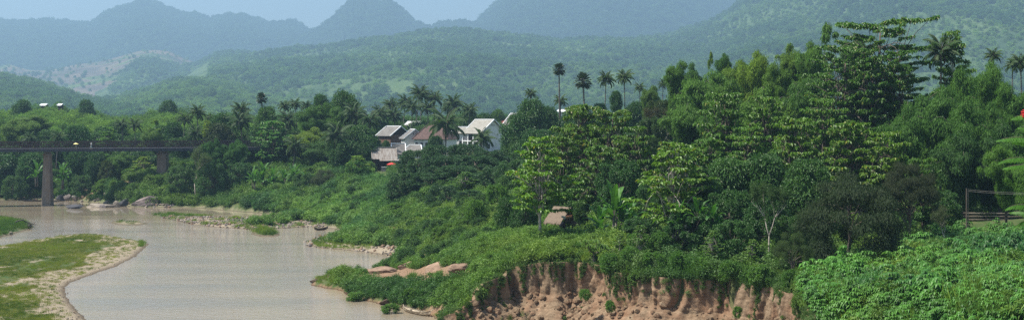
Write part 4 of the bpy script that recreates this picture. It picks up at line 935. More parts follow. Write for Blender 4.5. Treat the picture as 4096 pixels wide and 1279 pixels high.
# ------------------------------------------------------------------ stuff: forests on the hills, undergrowth, grass
def dome(w, h, n, ln, wd, mat, nm):
    L = [((random.uniform(-.28, .28)*w, random.uniform(-.28, .28)*w, h*random.uniform(.4, .75)), (w*random.uniform(.2, .34),)*2+(h*random.uniform(.22, .33),)) for _ in range(8)]
    return proto(nm, leafmesh(nm, [lobes_leaves(L, n, ln, wd, .25, .3, .7)], mat))
FAR1 = [dome(8, 9, 420, 1.1, .8, M['leaf_far'], 'far_crown') for _ in range(4)]
FAR2 = [dome(9, 9, 2400, .55, .36, M['leaf_far'], 'near_crown') for _ in range(4)]
def forest(name, hill_name, pxr, Yr, cell, protos, size, seed, skyline=None, dark=.5, brown=0.):
    hf = HILLF[hill_name]; Y = []; X = []; k_ = HS if hill_name != 'knoll' else 1; Yr = (Yr[0]*k_, Yr[1]*k_); cell *= k_**.75; size *= k_**.6
    y = Yr[0]
    while y < Yr[1]:
        x0, x1 = X_(pxr[0], y), X_(pxr[1], y); n = int((x1-x0)/cell)
        X.append(np.linspace(x0, x1, n)+rng.uniform(-.45, .45, n)*cell); Y.append(y+rng.uniform(-.45, .45, n)*cell); y += cell
    X = np.concatenate(X); Y = np.concatenate(Y); Z = hf(X, Y)
    px = 2048+X/Y*F; py = 480+(EYE-Z)/Y*F
    patch = fbm(X/90/k_, Y/150/k_, 3, seed)+fbm(X/25, Y/40, 2, seed+1)*.5
    keep = (Z > 10) & (py > -60)
    # cleared fields: almost no trees there
    clear = fbm(X/160/k_, Y/260/k_, 2, seed+7)
    keep &= ~((clear > .2) & (rng.random(len(X)) < .75*brown))
    X, Y, Z, patch = X[keep], Y[keep], Z[keep], patch[keep]
    light = sstep(-.12, .14, patch)[:, None]
    tint = (np.array([.8, .95, .95])*(1-light)+np.array([1.5, 1.5, 1.0])*light)*(rng.uniform(.7, 1.25, (len(X), 1)))
    sc = size*rng.uniform(.65, 1.15, len(X))*(1.25-.4*light[:, 0])
    return scatter(name, np.stack([X, Y, Z-1.5*sc*.8], 1), protos, sc, tint=tint, tilt=.08)
forest('mid_hill_forest', 'mid_hill', (850, 2900), (1065, 2330), 11, FAR1, 1.15, 51, brown=.7)
forest('right_mountain_forest', 'right_mountain', (2450, 4200), (1065, 2520), 12, FAR1, 1.25, 52, brown=.4)
forest('wooded_ridge_forest', 'wooded_ridge', (450, 1350), (1850, 2620), 12, FAR1, 1.2, 53, brown=.6)
forest('brown_hill_trees', 'brown_hill', (-100, 900), (1950, 2900), 36, FAR1, 1.1, 54, brown=1.)
def skyline_trees(name, hill_name, pxr, Yc, n, size):
    px = rng.uniform(*pxr, n); Y = (Yc-rng.random(n)**1.3*1500)*1.6; size *= 2.0; X = X_(px, Y); Z = HILLF[hill_name](X, Y); k = (480-Z*0) > 0
    scatter(name, np.stack([X, Y, Z-size*2], 1), FAR1, size*rng.uniform(.5, 1.2, n), tint=np.array([.75, .85, .85])*rng.uniform(.6, 1.2, (n, 1)))
skyline_trees('far_mountain_forest', 'far_mountain', (-150, 1500), 5200, 15000, 2.0)
skyline_trees('karst_forest', 'karst_mountain', (1080, 2100), 4700, 8000, 1.9)
skyline_trees('big_mountain_forest', 'big_mountain', (1780, 3100), 4990, 15000, 2.0)
forest('spur_forest', 'spur_hill', (380, 1400), (905, 1520), 8, FAR1, 1.0, 55)
forest('left_hill_forest', 'left_hill', (-200, 520), (870, 1420), 8, FAR1, 1.0, 56)
# low wooded hill behind the bridge and the valley floor woods
def knoll(X, Y):
    px = 2048+X/Y*F
    pt = np.interp(px, [-300, 0, 70, 150, 250, 340, 420, 520, 640, 700, 800, 1000, 1300, 2000, 2600, 5000], [430, 425, 415, 405, 412, 418, 445, 452, 428, 425, 440, 455, 462, 470, 475, 480])
    zt = Z_(pt, 560)-8
    return H(X, Y, False)*0+12+(np.maximum(zt, 13)-12)*sstep(400, 560, Y)*np.exp(-np.maximum(Y-560, 0)/180.)
ys2 = np.arange(395, 1000, 9.); px2 = np.arange(-1500, 4600, 40.)
YY, PX = np.meshgrid(ys2, px2, indexing='ij'); XX = X_(PX, YY)
o = link('wooded_knoll', gridmesh('wooded_knoll', np.stack([XX.ravel(), YY.ravel(), knoll(XX, YY).ravel()+.1-1.5*np.exp(-((YY.ravel()-395)/20)**2)], 1), len(ys2), len(px2), M['hill'])); tag(o, kind='structure')
HILLF['knoll'] = knoll
forest('knoll_forest', 'knoll', (-150, 1500), (430, 640), 5.6, FAR2, .8, 57)
forest('valley_forest', 'knoll', (-150, 4200), (640, 930), 9, FAR2, 1.0, 58)
forest('town_woods', 'knoll', (1400, 4200), (445, 640), 7, FAR2, .75, 59)

# woodland filler behind the singled-out trees of the two banks
DN = [proto('wood_crown', PR['dense'][k]['parts']['crown']) for k in range(3)]
def patchy(X, Y):
    a = sstep(-.14, .16, fbm(X/7, Y/12, 3, 91))[:, None]; b = sstep(.02, .2, fbm(X/11+9, Y/17, 3, 95))[:, None]
    t = np.array([.55, .68, .68])*(1-a)+np.array([1.25, 1.2, .95])*a
    return t*(1-b*.7)+np.array([1.7, 1.35, .9])*b*.7
def fill(name, n, pxr, Yr, protos, sc, tint, zoff=-.5, cond=None, tvar=.2, sclz=1., tilt=.1):
    px = rng.uniform(*pxr, n); Y = np.sqrt(rng.uniform(Yr[0]**2, Yr[1]**2, n)); X = X_(px, Y); Z = H(X, Y)
    k = Z > .1
    if cond is not None: k &= cond(X, Y, Z, px, 480+(EYE-Z)/Y*F)
    X, Y, Z = X[k], Y[k], Z[k]
    if not len(X): return
    scatter(name, np.stack([X, Y, Z+zoff], 1), protos, sc*rng.uniform(.65, 1.3, len(X)), tint=np.array(tint)*rng.uniform(1-tvar, 1+tvar, (len(X), 1))*patchy(X, Y), sclz=sclz, tilt=tilt)
fill('far_bank_woods', 150, (-150, 1500), (366, 410), DN, .7, (1, 1, 1))
fill('town_bank_woods', 140, (1380, 2200), (404, 450), DN, .75, (1, 1, 1))
fill('right_bank_woods', 110, (2050, 4250), (215, 330), DN, .75, (1, 1, 1))
# weeds, bushes and creepers on the slopes
def clumpy(w, h, n, ln, wd, mat, nm, nl=7, mode='out'):
    L = [((random.uniform(-.3, .3)*w, random.uniform(-.3, .3)*w, h*random.uniform(.3, .7)), (w*.24, w*.24, h*.32)) for _ in range(nl)]
    return proto(nm, leafmesh(nm, [lobes_leaves(L, n, ln, wd, .3, .7, .7, mode)], mat))
WEED = [clumpy(1.7, 1.0, 420, .2, .10, M['weed_tint'], 'weed') for _ in range(4)]+[clumpy(1.5, 1.3, 420, .26, .06, M['weed_tint'], 'tall_weed') for _ in range(2)]
def tuft(n, h, w, mat, nm, wd=.035, spread=.35):
    P = np.stack([rng.normal(0, w/2.6, n), rng.normal(0, w/2.6, n), np.zeros(n)], 1); a = rng.random(n)*6.283
    D = np.stack([np.cos(a)*spread*rng.random(n), np.sin(a)*spread*rng.random(n), np.ones(n)], 1); Nn = np.stack([np.sin(a), -np.cos(a), np.full(n, .2)], 1)
    return proto(nm, leafmesh(nm, [leaves(P, D, Nn, h*rng.uniform(.5, 1.1, n), wd, .12, .05)], mat))
GR = [tuft(90, .8, .9, M['grass_tint'], 'grass_tuft') for _ in range(3)]
GD = [tuft(60, .55, 1.0, M['grass_dry'], 'dry_tuft') for _ in range(2)]+[tuft(80, .5, 1.1, M['grass_tint'], 'low_tuft') for _ in range(2)]
REED = [tuft(120, 1.8, 1.2, M['weed_tint'], 'reed', .06, .6) for _ in range(2)]
def dirtfree(X, Y, Z, px, py):
    s, d = surf_masks(X, Y, Z); return (d+s) < rng.uniform(.25, .75, len(X))
def steep_ok(X, Y, Z, px, py): return dirtfree(X, Y, Z, px, py) & (Z > .45)
fill('far_bank_undergrowth', 5200, (-200, 1480), (300, 372), WEED, 1.5, (.72, .82, .85), -.1, steep_ok)
fill('far_bank_bushes', 260, (-200, 1480), (318, 368), [proto('bush_mass', PR['bush'][k]['parts']['foliage']) for k in range(4)], 1.0, (1, 1, 1), -.2, lambda *a: steep_ok(*a) & (a[2] > 1.5))
fill('mid_bank_creepers', 5200, (1000, 1560), (215, 335), WEED, 1.3, (.95, 1.1, 1.35), -.1, lambda *a: steep_ok(*a) & ~((a[3] > 1480) & (a[1] > 300)))
fill('mid_bank_undergrowth', 5200, (1560, 2120), (195, 335), WEED, 1.2, (.95, 1.0, .95), -.1, steep_ok)
fill('mid_bank_bushes', 330, (1150, 2120), (185, 335), [proto('bush_clump', PR['bush'][k]['parts']['foliage']) for k in range(4)], .75, (1, 1, 1), -.2, lambda *a: steep_ok(*a) & (a[2] > 1.2) & ~((a[3] > 1462) & (a[3] < 1625) & (a[1] > 250)))
CLP = [proto('shrub_crown', PR['clump'][k]['parts']['crown']) for k in range(3)]
fill('bank_shrubs', 420, (1050, 2150), (165, 325), CLP, .27, (1, 1, 1), -.3, lambda *a: steep_ok(*a) & (a[2] > 1.3) & ~((a[3] > 1462) & (a[3] < 1625) & (a[1] > 250)), tilt=.15)
fill('near_bank_undergrowth', 7500, (1330, 2500), (126, 200), WEED, .85, (.92, .98, .95), -.05, lambda X, Y, Z, px, py: (rng.random(len(X)) > surf_masks(X, Y, Z)[1]*1.1) & (Z > np.where(Y < 178, .12, .45)))
fill('near_bank_bushes', 150, (1480, 2300), (140, 200), [proto('bush_tuft', PR['bush'][k]['parts']['foliage']) for k in range(4)], .45, (1, 1, 1), -.15, lambda *a: steep_ok(*a) & (a[2] > 1.0))
fill('bank_reeds', 900, (1330, 2100), (128, 200), REED, .6, (1, 1, 1), -.05, steep_ok)
fill('bank_grass', 9000, (1200, 2300), (120, 260), GR, .6, (1, 1, 1), -.02, dirtfree)
fill('slope_reeds', 700, (2200, 3400), (112, 170), REED, .8, (1.1, 1.1, .8), -.05, lambda X, Y, Z, px, py: fbm(X*.2, Y*.2, 3, 44) > .02)
fill('slope_undergrowth', 5200, (2200, 4250), (112, 215), WEED, 1.15, (1, 1, 1), -.05, lambda X, Y, Z, px, py: ~((px > 3150) & (Y < 128)) & ~((px > 3780) & (Y > 120) & (Y < 166)) & ~((px > 2120) & (px < 2400) & (Y < 158)))
def nearlip(X, Y, Z, px, py): return pdist(X, Y, LIPXY, False) < 3.2
fill('cliff_rim_bushes', 240, (1950, 3250), (96, 145), [proto('rim_bush', PR['bush'][k]['parts']['foliage']) for k in range(4)], .5, (1, 1, 1), -.5, lambda *a: pdist(a[0], a[1], LIPXY, False) < 1.6, tilt=.4)
fill('cliff_edge_growth', 7500, (1720, 3300), (96, 150), WEED+REED, .62, (1, 1, 1), -.1, nearlip)
def onlawn(X, Y, Z, px, py): return (((px > 2950) & (px < 3260) & (py > 1020) & (py < 1160)) | ((px > 2230) & (px < 2400) & (py > 925) & (py < 1030)))
fill('bright_lawn_grass', 16000, (2200, 3300), (112, 178), GR, .55, (1, 1, 1), 0, onlawn)
fill('gravel_flat_grass', 5000, (560, 1700), (215, 310), GR, .75, (1, 1, 1), 0, lambda X, Y, Z, px, py: (Z < 1.3) & (fbm(X*.12, Y*.12, 3, 77) > -.09) & ((py > 925) | (py < 866) | (fbm(X*.3, Y*.3, 2, 7) > -.02)))
# grass on the sandbars
def onbar(X, Y, Z, px, py):
    s = sdist(X, Y, BAR); e = np.where(px > 150, 4.0, 1.0)+fbm(X*.15, Y*.15, 3, 12)*9
    g = fbm(X*.35, Y*.18, 4, 6)
    return (s > 1) & (((s > e) & (g > -.07)) | (rng.random(len(X)) < .2))
fill('sandbar_grass', 20000, (-250, 600), (128, 250), GD, .5, (1.2, 1.0, .6), 0, onbar)
fill('left_bank_grass', 1500, (-200, 140), (236, 285), GR, .9, (1, 1, 1), 0, lambda X, Y, Z, px, py: sdist(X, Y, LEFTB) > .3)
fill('islet_grass', 500, (960, 1140), (228, 262), GR, 1.15, (1, 1, 1), 0, lambda X, Y, Z, px, py: sdist(X, Y, ISLE2) > -.3)
fill('islet_sparse_grass', 130, (420, 600), (262, 285), GD, .7, (1, 1, 1), 0, lambda X, Y, Z, px, py: sdist(X, Y, ISLET) > 1)
# cassava field
CS = []
for k in range(4):
    g = []
    for i in range(17):
        a = random.uniform(0, 6.283); R = random.uniform(.05, .65); c = np.array([R*math.cos(a), R*math.sin(a), 1.35-R*.7+random.uniform(-.35, .2)]); n = 7; aa = np.linspace(0, 6.283, n, endpoint=False)+random.random()
        g.append(leaves(np.tile(c, (n, 1)), np.stack([np.cos(aa), np.sin(aa), np.full(n, -.22)], 1), np.tile([0, 0, 1.], (n, 1)), .25*rng.uniform(.7, 1.2, n), .10, .4, .2))
    CS.append(proto('cassava_plant', leafmesh('cassava', g, M['leaf_cassava'])))
def infield(X, Y, Z, px, py): return py > np.interp(px, [3100, 3200, 3330, 3500, 3650, 3850, 4300], [1240, 1150, 1090, 1040, 1000, 955, 955])
fill('cassava_field', 13500, (3080, 4400), (72, 160), CS, .92, (1, 1, 1), -.05, infield, sclz=1.0, tvar=.3)
fill('field_tall_plants', 1500, (3080, 4400), (74, 158), CS, 1.35, (.95, 1, .9), -.05, lambda *a: infield(*a) & (fbm(a[0]*.2, a[1]*.2, 3, 33) > 0))
fill('field_weeds', 900, (3080, 4400), (74, 158), WEED, 1.1, (.9, .95, .8), .3, lambda *a: infield(*a) & (fbm(a[0]*.3, a[1]*.3, 3, 39) > .05))
fill('field_reeds', 500, (3080, 4400), (74, 158), REED, .95, (1.2, 1.1, .8), 0, infield)
fill('field_grass', 1500, (3850, 4400), (74, 96), REED, .75, (1, 1, 1), 0, lambda X, Y, Z, px, py: fbm(X*.2, Y*.2, 2, 5) > -.05)
# ------------------------------------------------------------------ built things
M['tile_grey'] = plain('tile_grey', (.17, .16, .145), (.10, .092, .085), .85, 1.2, .02)
M['tile_pale'] = plain('tile_pale', (.27, .255, .22), (.19, .18, .15), .85, 1.2, .02)
M['tile_brown'] = plain('tile_brown', (.12, .07, .058), (.06, .04, .035), .85, 2, .03)
M['tile_red'] = plain('tile_red', (.30, .09, .06), (.20, .06, .045), .8, 2, .02)
M['white_wall'] = plain('white_wall', (.72, .70, .66), (.52, .50, .46), .85, .5)
M['white_paint'] = plain('white_paint', (.80, .80, .80), (.68, .68, .66), .6, 2)
M['brown_wall'] = plain('brown_wall', (.17, .09, .06), (.10, .055, .04), .85, 2, .02)
M['dark_wood'] = plain('dark_wood', (.045, .03, .025), (.02, .015, .012), .8, 3, .01)
M['dark_glass'] = plain('dark_glass', (.02, .022, .025), (.03, .03, .03), .2, 1)
M['tin'] = plain('tin', (.36, .33, .29), (.17, .13, .10), .45, 1.1, .01, sc=(3, .6, .6), metal=.3)
M['concrete'] = plain('concrete', (.30, .28, .25), (.19, .17, .15), .9, 1.2, .02)
M['pier'] = plain('pier', (.20, .155, .115), (.09, .07, .055), .9, .5, .03, sc=(1, 1, .35))
M['rust'] = plain('rust', (.085, .04, .04), (.04, .022, .025), .75, 3)
M['deck_steel'] = plain('deck_steel', (.055, .055, .065), (.03, .03, .036), .7, 2)
M['thatch'] = plain('thatch', (.20, .155, .11), (.10, .07, .05), .95, 5, .05, sc=(6, 1, 1))
M['bamboo_pole'] = plain('bamboo_pole', (.34, .29, .22), (.18, .15, .11), .7, 5, .01)
M['boat_wood'] = plain('boat_wood', (.50, .42, .30), (.26, .20, .14), .75, 3, .01)
M['boat_dark'] = plain('boat_dark', (.08, .065, .055), (.04, .035, .03), .8, 3)
M['boat_blue'] = plain('boat_blue', (.25, .36, .36), (.35, .36, .32), .8, 4)
M['red_cloth'] = plain('red_cloth', (.70, .05, .05), (.5, .035, .035), .8, 2)
M['yellow_cloth'] = plain('yellow_cloth', (.80, .68, .20), (.75, .68, .35), .8, 2)
M['blue_cloth'] = plain('blue_cloth', (.05, .12, .60), (.06, .2, .6), .7, 2)
M['orange_cloth'] = plain('orange_cloth', (.65, .30, .14), (.5, .2, .1), .8, 2)
M['skin'] = plain('skin', (.33, .20, .13), (.30, .18, .12), .6, 4)
M['rock'] = plain('rock', (.22, .185, .165), (.10, .085, .08), .9, 1.2, .12)
M['rock_pale'] = plain('rock_pale', (.27, .23, .18), (.16, .135, .11), .9, 1.2, .1)
M['rock_dark'] = plain('rock_dark', (.06, .06, .065), (.03, .03, .035), .8, 1.2, .1)
M['rock_slab'] = plain('rock_slab', (.25, .20, .18), (.12, .095, .09), .9, 1.4, .15, sc=(.35, 1.6, 1.6))
M['earth'] = plain('earth', (.27, .18, .12), (.12, .08, .055), .95, 1.2, .15)
M['earth_dark'] = plain('earth_dark', (.11, .075, .05), (.04, .03, .022), .95, 1.6, .15)

def house(name, label, cat, px, Y, yaw, L, W, zr, ze, zg, roof, wall, trim='white_paint', hip=0., oh=.5, windows=(), gable=None, group='houses on the bank', vent=False):
    """ridge along local x; zr ridge, ze eaves, zg ground"""
    r = empty(name, (X_(px, Y), Y, zg), math.radians(yaw), label, cat, group)
    a, e = zr-zg, ze-zg; hl, hw = L/2, W/2; ex = hl+oh; ey = hw+oh; rx = ex-hip; sl = (a-e)/ey
    wt = e+oh*sl-.06
    w = MB(); th = .18
    for s in (-1, 1):
        w.box((0, s*(hw-th/2), wt/2-.25), (L, th, wt+.5)); 
    w.box((-hl+th/2, 0, wt/2-.25), (th, W-2*th, wt+.5)); w.box((hl-th/2, 0, wt/2-.25), (th, W-2*th, wt+.5))
    wl = w.build('walls', M[wall], r)
    if not hip:
        for s in (-1, 1):
            g = MB(); x0 = s*(hl-.02); tri = [(x0, -hw, wt), (x0, hw, wt), (x0, 0, a-.1)]
            if s < 0: tri = tri[::-1]
            g.poly(tri, th, (s, 0, 0)); g.build('gable_end', M[gable or wall], r)
            if vent:
                v = MB()
                for q in (-.35, .35): v.box((s*(hl+.01), q, wt+(a-wt)*.45), (.06, .28, .4))
                v.build('gable_vent', M['dark_glass'], r)
    up = Vector((0, 0, 1))
    for s in (-1, 1):
        b = MB(); q = [(-ex, s*ey, e), (ex, s*ey, e), (rx, 0, a), (-rx, 0, a)]
        b.poly(q if s < 0 else q[::-1], .14); b.build('roof_slope', M[roof], r)
    if hip:
        for s in (-1, 1):
            b = MB(); q = [(s*ex, -ey, e), (s*ex, ey, e), (s*rx, 0, a)]; b.poly(q if s > 0 else q[::-1], .14); b.build('roof_slope', M[roof], r)
    t = MB(); t.bar((-rx-.15, 0, a+.07), (rx+.15, 0, a+.07), .26, .22)
    for s in (-1, 1):
        for s2 in (-1, 1): t.bar((s*rx if hip else s*(ex+.02), 0, a+.05), (s*(ex+.02), s2*(ey+.02), e+.03), .2, .2)
    t.build('ridge_trim', M[trim], r)
    for (sx_, sy_, u, z0, ww, hh_) in windows:          # wall side, position along it, sill height, width, height
        f = MB(); g = MB()
        if sy_:
            c = (u, sy_*(hw+.02), z0+hh_/2); f.box(c, (ww+.16, .08, hh_+.16)); g.box((u, sy_*(hw+.07), z0+hh_/2), (ww, .05, hh_))
        else:
            c = (sx_*(hl+.02), u, z0+hh_/2); f.box(c, (.08, ww+.16, hh_+.16)); g.box((sx_*(hl+.07), u, z0+hh_/2), (.05, ww, hh_))
        fo = f.build('window', M[trim], r); g.build('pane', M['dark_glass'], fo)
    return r
house('tiled_house', 'brown-walled house with grey tiled roof edged in white, leftmost on the hill', 'house', 1575, 400, -50, 6.2, 6.6, 18.2, 15.5, 11.5, 'tile_grey', 'brown_wall', gable='dark_wood', windows=[(0, -1, -1.2, .6, .8, 1.2), (0, -1, 1.2, .6, .8, 1.2)])
h = house('white_roofed_house', 'house with a bright white two-tiered roof behind the leafy tree', 'house', 1662, 418, -50, 6.4, 7, 19.5, 16.6, 12, 'white_paint', 'white_wall', gable='dark_wood')
b = MB(); b.poly([(-2.6, -2.2, 5.87), (2.6, -2.2, 5.87), (2.6, -.5, 7.2), (-2.6, -.5, 7.2)], .1); b.build('grey_roof_panel', M['tile_grey'], h)
house('white_lower_house', 'low white house roof in front of the two-tiered white roof', 'house', 1615, 408, -50, 4, 4, 16.8, 15.2, 11.6, 'white_paint', 'white_wall')
h = house('gabled_white_house', 'white house with a dark left roof slope and a grille in its gable wall', 'house', 1652, 388, -74, 5.0, 5.6, 17.4, 14.8, 10.5, 'tile_grey', 'white_wall', vent=True)
b = MB()
for k in range(9): b.box((2.74, -1.0+k*.25, 1.9), (.06, .16, .35))
b.build('wall_grille', M['dark_glass'], h)
house('brown_roofed_house', 'white-walled house with a big brown tiled roof behind the large coconut palm', 'house', 1742, 385, -18, 9.6, 7.4, 19.0, 14.8, 10.4, 'tile_brown', 'white_wall', 'tile_brown', hip=3.4, windows=[(0, -1, -4.0, 1.9, .5, 1.5), (0, -1, -2.6, 1.9, .5, 1.5), (0, -1, -1.2, 1.9, .5, 1.5), (0, -1, .4, 1.9, .5, 1.5)])
house('low_grey_house', 'small low house with a grey hipped roof just above the bushy trees', 'house', 1662, 372, -22, 5.4, 4.2, 13.4, 11.6, 9.6, 'tile_grey', 'white_wall', hip=1.6, windows=[(0, -1, -1.2, .7, .7, .6), (0, -1, .5, .7, .7, .6)])
house('white_annex', 'small white house with one window between the coconut palm and the big house', 'house', 1848, 402, -14, 4.2, 4.5, 18.0, 16.2, 11.2, 'tile_pale', 'white_wall', windows=[(0, -1, .2, 1.6, .8, 1.3)])
# the big white house with its veranda
h = house('veranda_house', 'big white two-storey house with pale roof and pillared veranda', 'house', 1939, 400, -50, 7.4, 7.0, 20.1, 16.9, 11.2, 'tile_pale', 'white_wall', oh=.55, vent=True, windows=[(1, 0, -1.6, .8, .9, 1.3)])
b = MB(); b.box((0, -4.4, 2.9), (7.6, 1.7, .25)); b.build('balcony_floor', M['white_paint'], h)
b = MB(); b.poly([(-4.2, -5.6, 5.0), (4.2, -5.6, 5.0), (4.2, -3.4, 5.9), (-4.2, -3.4, 5.9)], .12); b.build('veranda_roof', M['tile_pale'], h)
for x_ in (-3.6, -1.2, 1.2, 3.6):
    b = MB(); b.box((x_, -5.1, 1.4), (.3, .3, 2.78)); b.box((x_, -5.1, 4.05), (.26, .26, 2.05)); b.build('pillar', M['white_paint'], h)
b = MB(); b.box((0, -5.12, 3.65), (7.2, .06, .08)); b.box((0, -5.12, 3.2), (7.2, .06, .06))
for k in range(19): b.box((-3.45+k*.38, -5.12, 3.4), (.04, .04, .5))
b.build('railing', M['dark_wood'], h)
b = MB(); b.box((0, -3.56, 4.1), (6.6, .06, 2.0)); b.box((-.6, -3.56, 1.2), (5.2, .06, 2.2)); b.build('veranda_shade_sheet', M['dark_glass'], h)  # dark sheets stand for the shaded interior behind the pillars
house('red_roofed_house', 'house with a red tiled roof and dark gable behind the big white house', 'house', 2004, 440, -28, 4.6, 4.6, 20.3, 18.7, 12.5, 'tile_red', 'white_wall', gable='dark_wood')
house('long_roofed_house', 'house with a steep grey-brown roof half hidden by the greyish tree', 'house', 2082, 430, -52, 8.5, 8, 22.0, 17.4, 11.5, 'tile_grey', 'concrete', gable='concrete')
house('white_block_house', 'white building showing a strip of roof under the sugar palms', 'house', 2268, 405, -12, 4.0, 3, 22.9, 22.4, 12.5, 'white_paint', 'white_wall')
house('small_tiled_house', 'small house with dark tiled roof behind the rusty-roofed restaurant', 'house', 1593, 346, 8, 2.4, 4.4, 14.2, 11.7, 8.6, 'tile_grey', 'white_wall', windows=[(0, -1, -.6, 1.9, .5, .6), (0, -1, .5, 1.9, .5, .6)])
h = house('riverside_restaurant', 'open dark-wood restaurant with a rusty corrugated roof', 'restaurant', 1535, 331, 10, 4.9, 4.2, 13.5, 10.9, 8.5, 'tin', 'dark_wood', 'tin', oh=.45, gable='dark_wood')
b = MB(); b.poly([(-1.2, -3.6, 2.0), (4.2, -3.6, 2.1), (4.2, -2.2, 2.5), (-1.2, -2.2, 2.5)], .08); b.build('porch_roof', M['tin'], h)
for x_ in (-2.2, -.6, 1.1, 2.6, 4.0):
    b = MB(); b.box((x_, -3.3, .95), (.16, .16, 2.3)); b.build('post', M['dark_wood'], h)
b = MB(); b.box((1.0, -2.9, -.5), (6.6, 1.8, .2)); b.build('deck_floor', M['dark_wood'], h)
def box_thing(name, label, cat, px, py, Y, parts, yaw=0, group=None):
    r = empty(name, (X_(px, Y), Y, Z_(py, Y)), math.radians(yaw), label, cat, group)
    for nm, c, d, mt in parts: b = MB(); b.box(c, d); b.build(nm, M[mt], r)
    return r
box_thing('retaining_wall', 'grey concrete terrace wall below the restaurant', 'wall', 1552, 694, 325, [('wall_face', (0, 0, .6), (3.0, .4, 1.7), 'concrete'), ('coping', (0, 0, 1.5), (3.1, .5, .1), 'white_wall')])
def parasol(name, label, px, py, Y, R, h, mat, tilt=0., group='parasols'):
    r = empty(name, (X_(px, Y), Y, Z_(py, Y)-h), 0, label, 'parasol', group)
    n = 8; V = [(0, 0, h)]; Fq = []
    for q, (rr, zz) in enumerate(((.5, -.12), (1, -.36))):
        V += [(R*rr*math.cos(6.283*k/n), R*rr*math.sin(6.283*k/n), h+zz*R*1.0-(0.04 if k % 2 else 0)) for k in range(n)]
    for k in range(n): Fq.append((0, 1+k, 1+(k+1) % n)); 
    F2 = [(1+k, 1+n+k, 1+n+(k+1) % n, 1+(k+1) % n) for k in range(n)]
    V2 = [(x, y, z-.03) for x, y, z in V]; m_ = len(V)
    me = mesh('canopy', V+V2, [np.array(Fq+[tuple(k+m_ for k in f[::-1]) for f in Fq]), np.array(F2+[tuple(k+m_ for k in f[::-1]) for f in F2])], M[mat])
    o = link('canopy', me, r); b = MB(); b.tube([(0, 0, -.1), (0, 0, h+.05)], .03, 6); b.build('pole', M['white_paint'], r); r.rotation_euler[0] = tilt
    return r
parasol('parasol', 'wide red parasol shading the restaurant terrace', 1567, 650, 325.5, 1.15, 2.0, 'red_cloth')
parasol('parasol', 'small yellow and white parasol above the banana plants', 1557, 690, 322, .85, 1.7, 'yellow_cloth')
def table(label, px, py, Y, w_, d_, top, group, cat='table'):
    r = empty('table', (X_(px, Y), Y, Z_(py, Y)-.75), 0, label, cat, group)
    b = MB(); b.box((0, 0, .74), (w_, d_, .04)); b.box((0, -d_/2-.01, .55), (w_, .02, .4)); b.box((w_/2+.01, 0, .55), (.02, d_, .4)); b.box((-w_/2-.01, 0, .55), (.02, d_, .4)); b.build('tabletop', M[top], r)
    for sx_ in (-1, 1):
        for sy_ in (-1, 1): b = MB(); b.box((sx_*w_*.42, sy_*d_*.4, .36), (.06, .06, .72)); b.build('leg', M['dark_wood'], r)
table('long table under a white cloth, left of the yellow parasol', 1517, 692, 322, 1.9, .9, 'white_paint', 'terrace tables')
table('table with a white cloth right below the yellow parasol', 1554, 700, 321.5, .9, .8, 'white_paint', 'terrace tables')
# small roofs on the hills
for px, py, Y, L, lb in [(1514, 371, 2000, 9, 'tin-roofed shed on the far green hill, upper of two'), (1528, 380, 1980, 10, 'tin-roofed shed on the far green hill, lower of two')]:
    z = Z_(py, Y*HS if 'HS' in globals() else Y); YY_ = Y*HS if 'HS' in globals() else Y
    zg_ = float(HILLF['mid_hill'](np.array([X_(px, YY_)]), np.array([YY_]))[0])
    house('hill_shed', lb, 'shed', px, YY_, -15, L, 7, z+1, z-2.5, min(zg_, z-5), 'white_paint', 'white_wall', group='sheds on the hills')  # white roof paint stands in for sun glint on tin
for px, Y, L, lb in [(178, 548, 2.2, 'glinting pavilion roof on the low wooded hill, left one'), (243, 550, 1.3, 'glinting pavilion roof on the low wooded hill, right one')]:
    z = Z_(417, Y); house('hill_pavilion', lb, 'pavilion', px, Y, -20, L, 1.6, z+.1, z-.5, z-7, 'white_paint', 'dark_wood', group='pavilions on the low hill', oh=.3)  # the roof glint is put in as white paint

# ---- the iron bridge
BA = np.array([X_(-700, 314), 314.]); BB = np.array([X_(1040, 344), 344.]); bl = float(np.hypot(*(BB-BA))); byaw = math.atan2(*(BB-BA)[::-1])
br = empty('iron_bridge', (BA[0], BA[1], 0), byaw, 'long rusty iron bridge with lattice railings crossing the river', 'bridge')
zt = 13.35
b = MB(); b.box((bl/2, 2.5, zt-.12), (bl, 4.8, .2)); b.build('deck', M['deck_steel'], br)
for s, y_ in (('near', 0), ('far', 5)):
    b = MB(); b.box((bl/2, y_, zt-.38), (bl, .16, .66)); b.box((bl/2, y_, zt-.73), (bl, .42, .05)); b.box((bl/2, y_, zt-.04), (bl, .3, .05)); b.build('girder', M['deck_steel'], br)
    b = MB(); n = int(bl/2.0)
    b.box((bl/2, y_, zt+1.55), (bl, .12, .14)); b.box((bl/2, y_, zt+.8), (bl, .05, .06)); b.box((bl/2, y_, zt+.12), (bl, .06, .07))
    for k in range(n+1): b.box((k*bl/n, y_, zt+.77), (.09, .1, 1.55))
    for k in range(n):
        x0, x1 = k*bl/n, (k+1)*bl/n; b.bar((x0, y_, zt+.12), (x1, y_, zt+1.5), .09); b.bar((x1, y_+.02, zt+.12), (x0, y_+.02, zt+1.5), .09)
        for q in (.2, .4, .6, .8): b.box((x0+(x1-x0)*q, y_+.03, zt+.75), (.10, .03, 1.4))
    b.build('railing', M['rust'], br)
b = MB()
for k in range(int(bl/2.4)): b.box((1+k*2.4, 2.5, zt-.45), (.12, 4.8, .3))
b.build('cross_beams', M['deck_steel'], br)
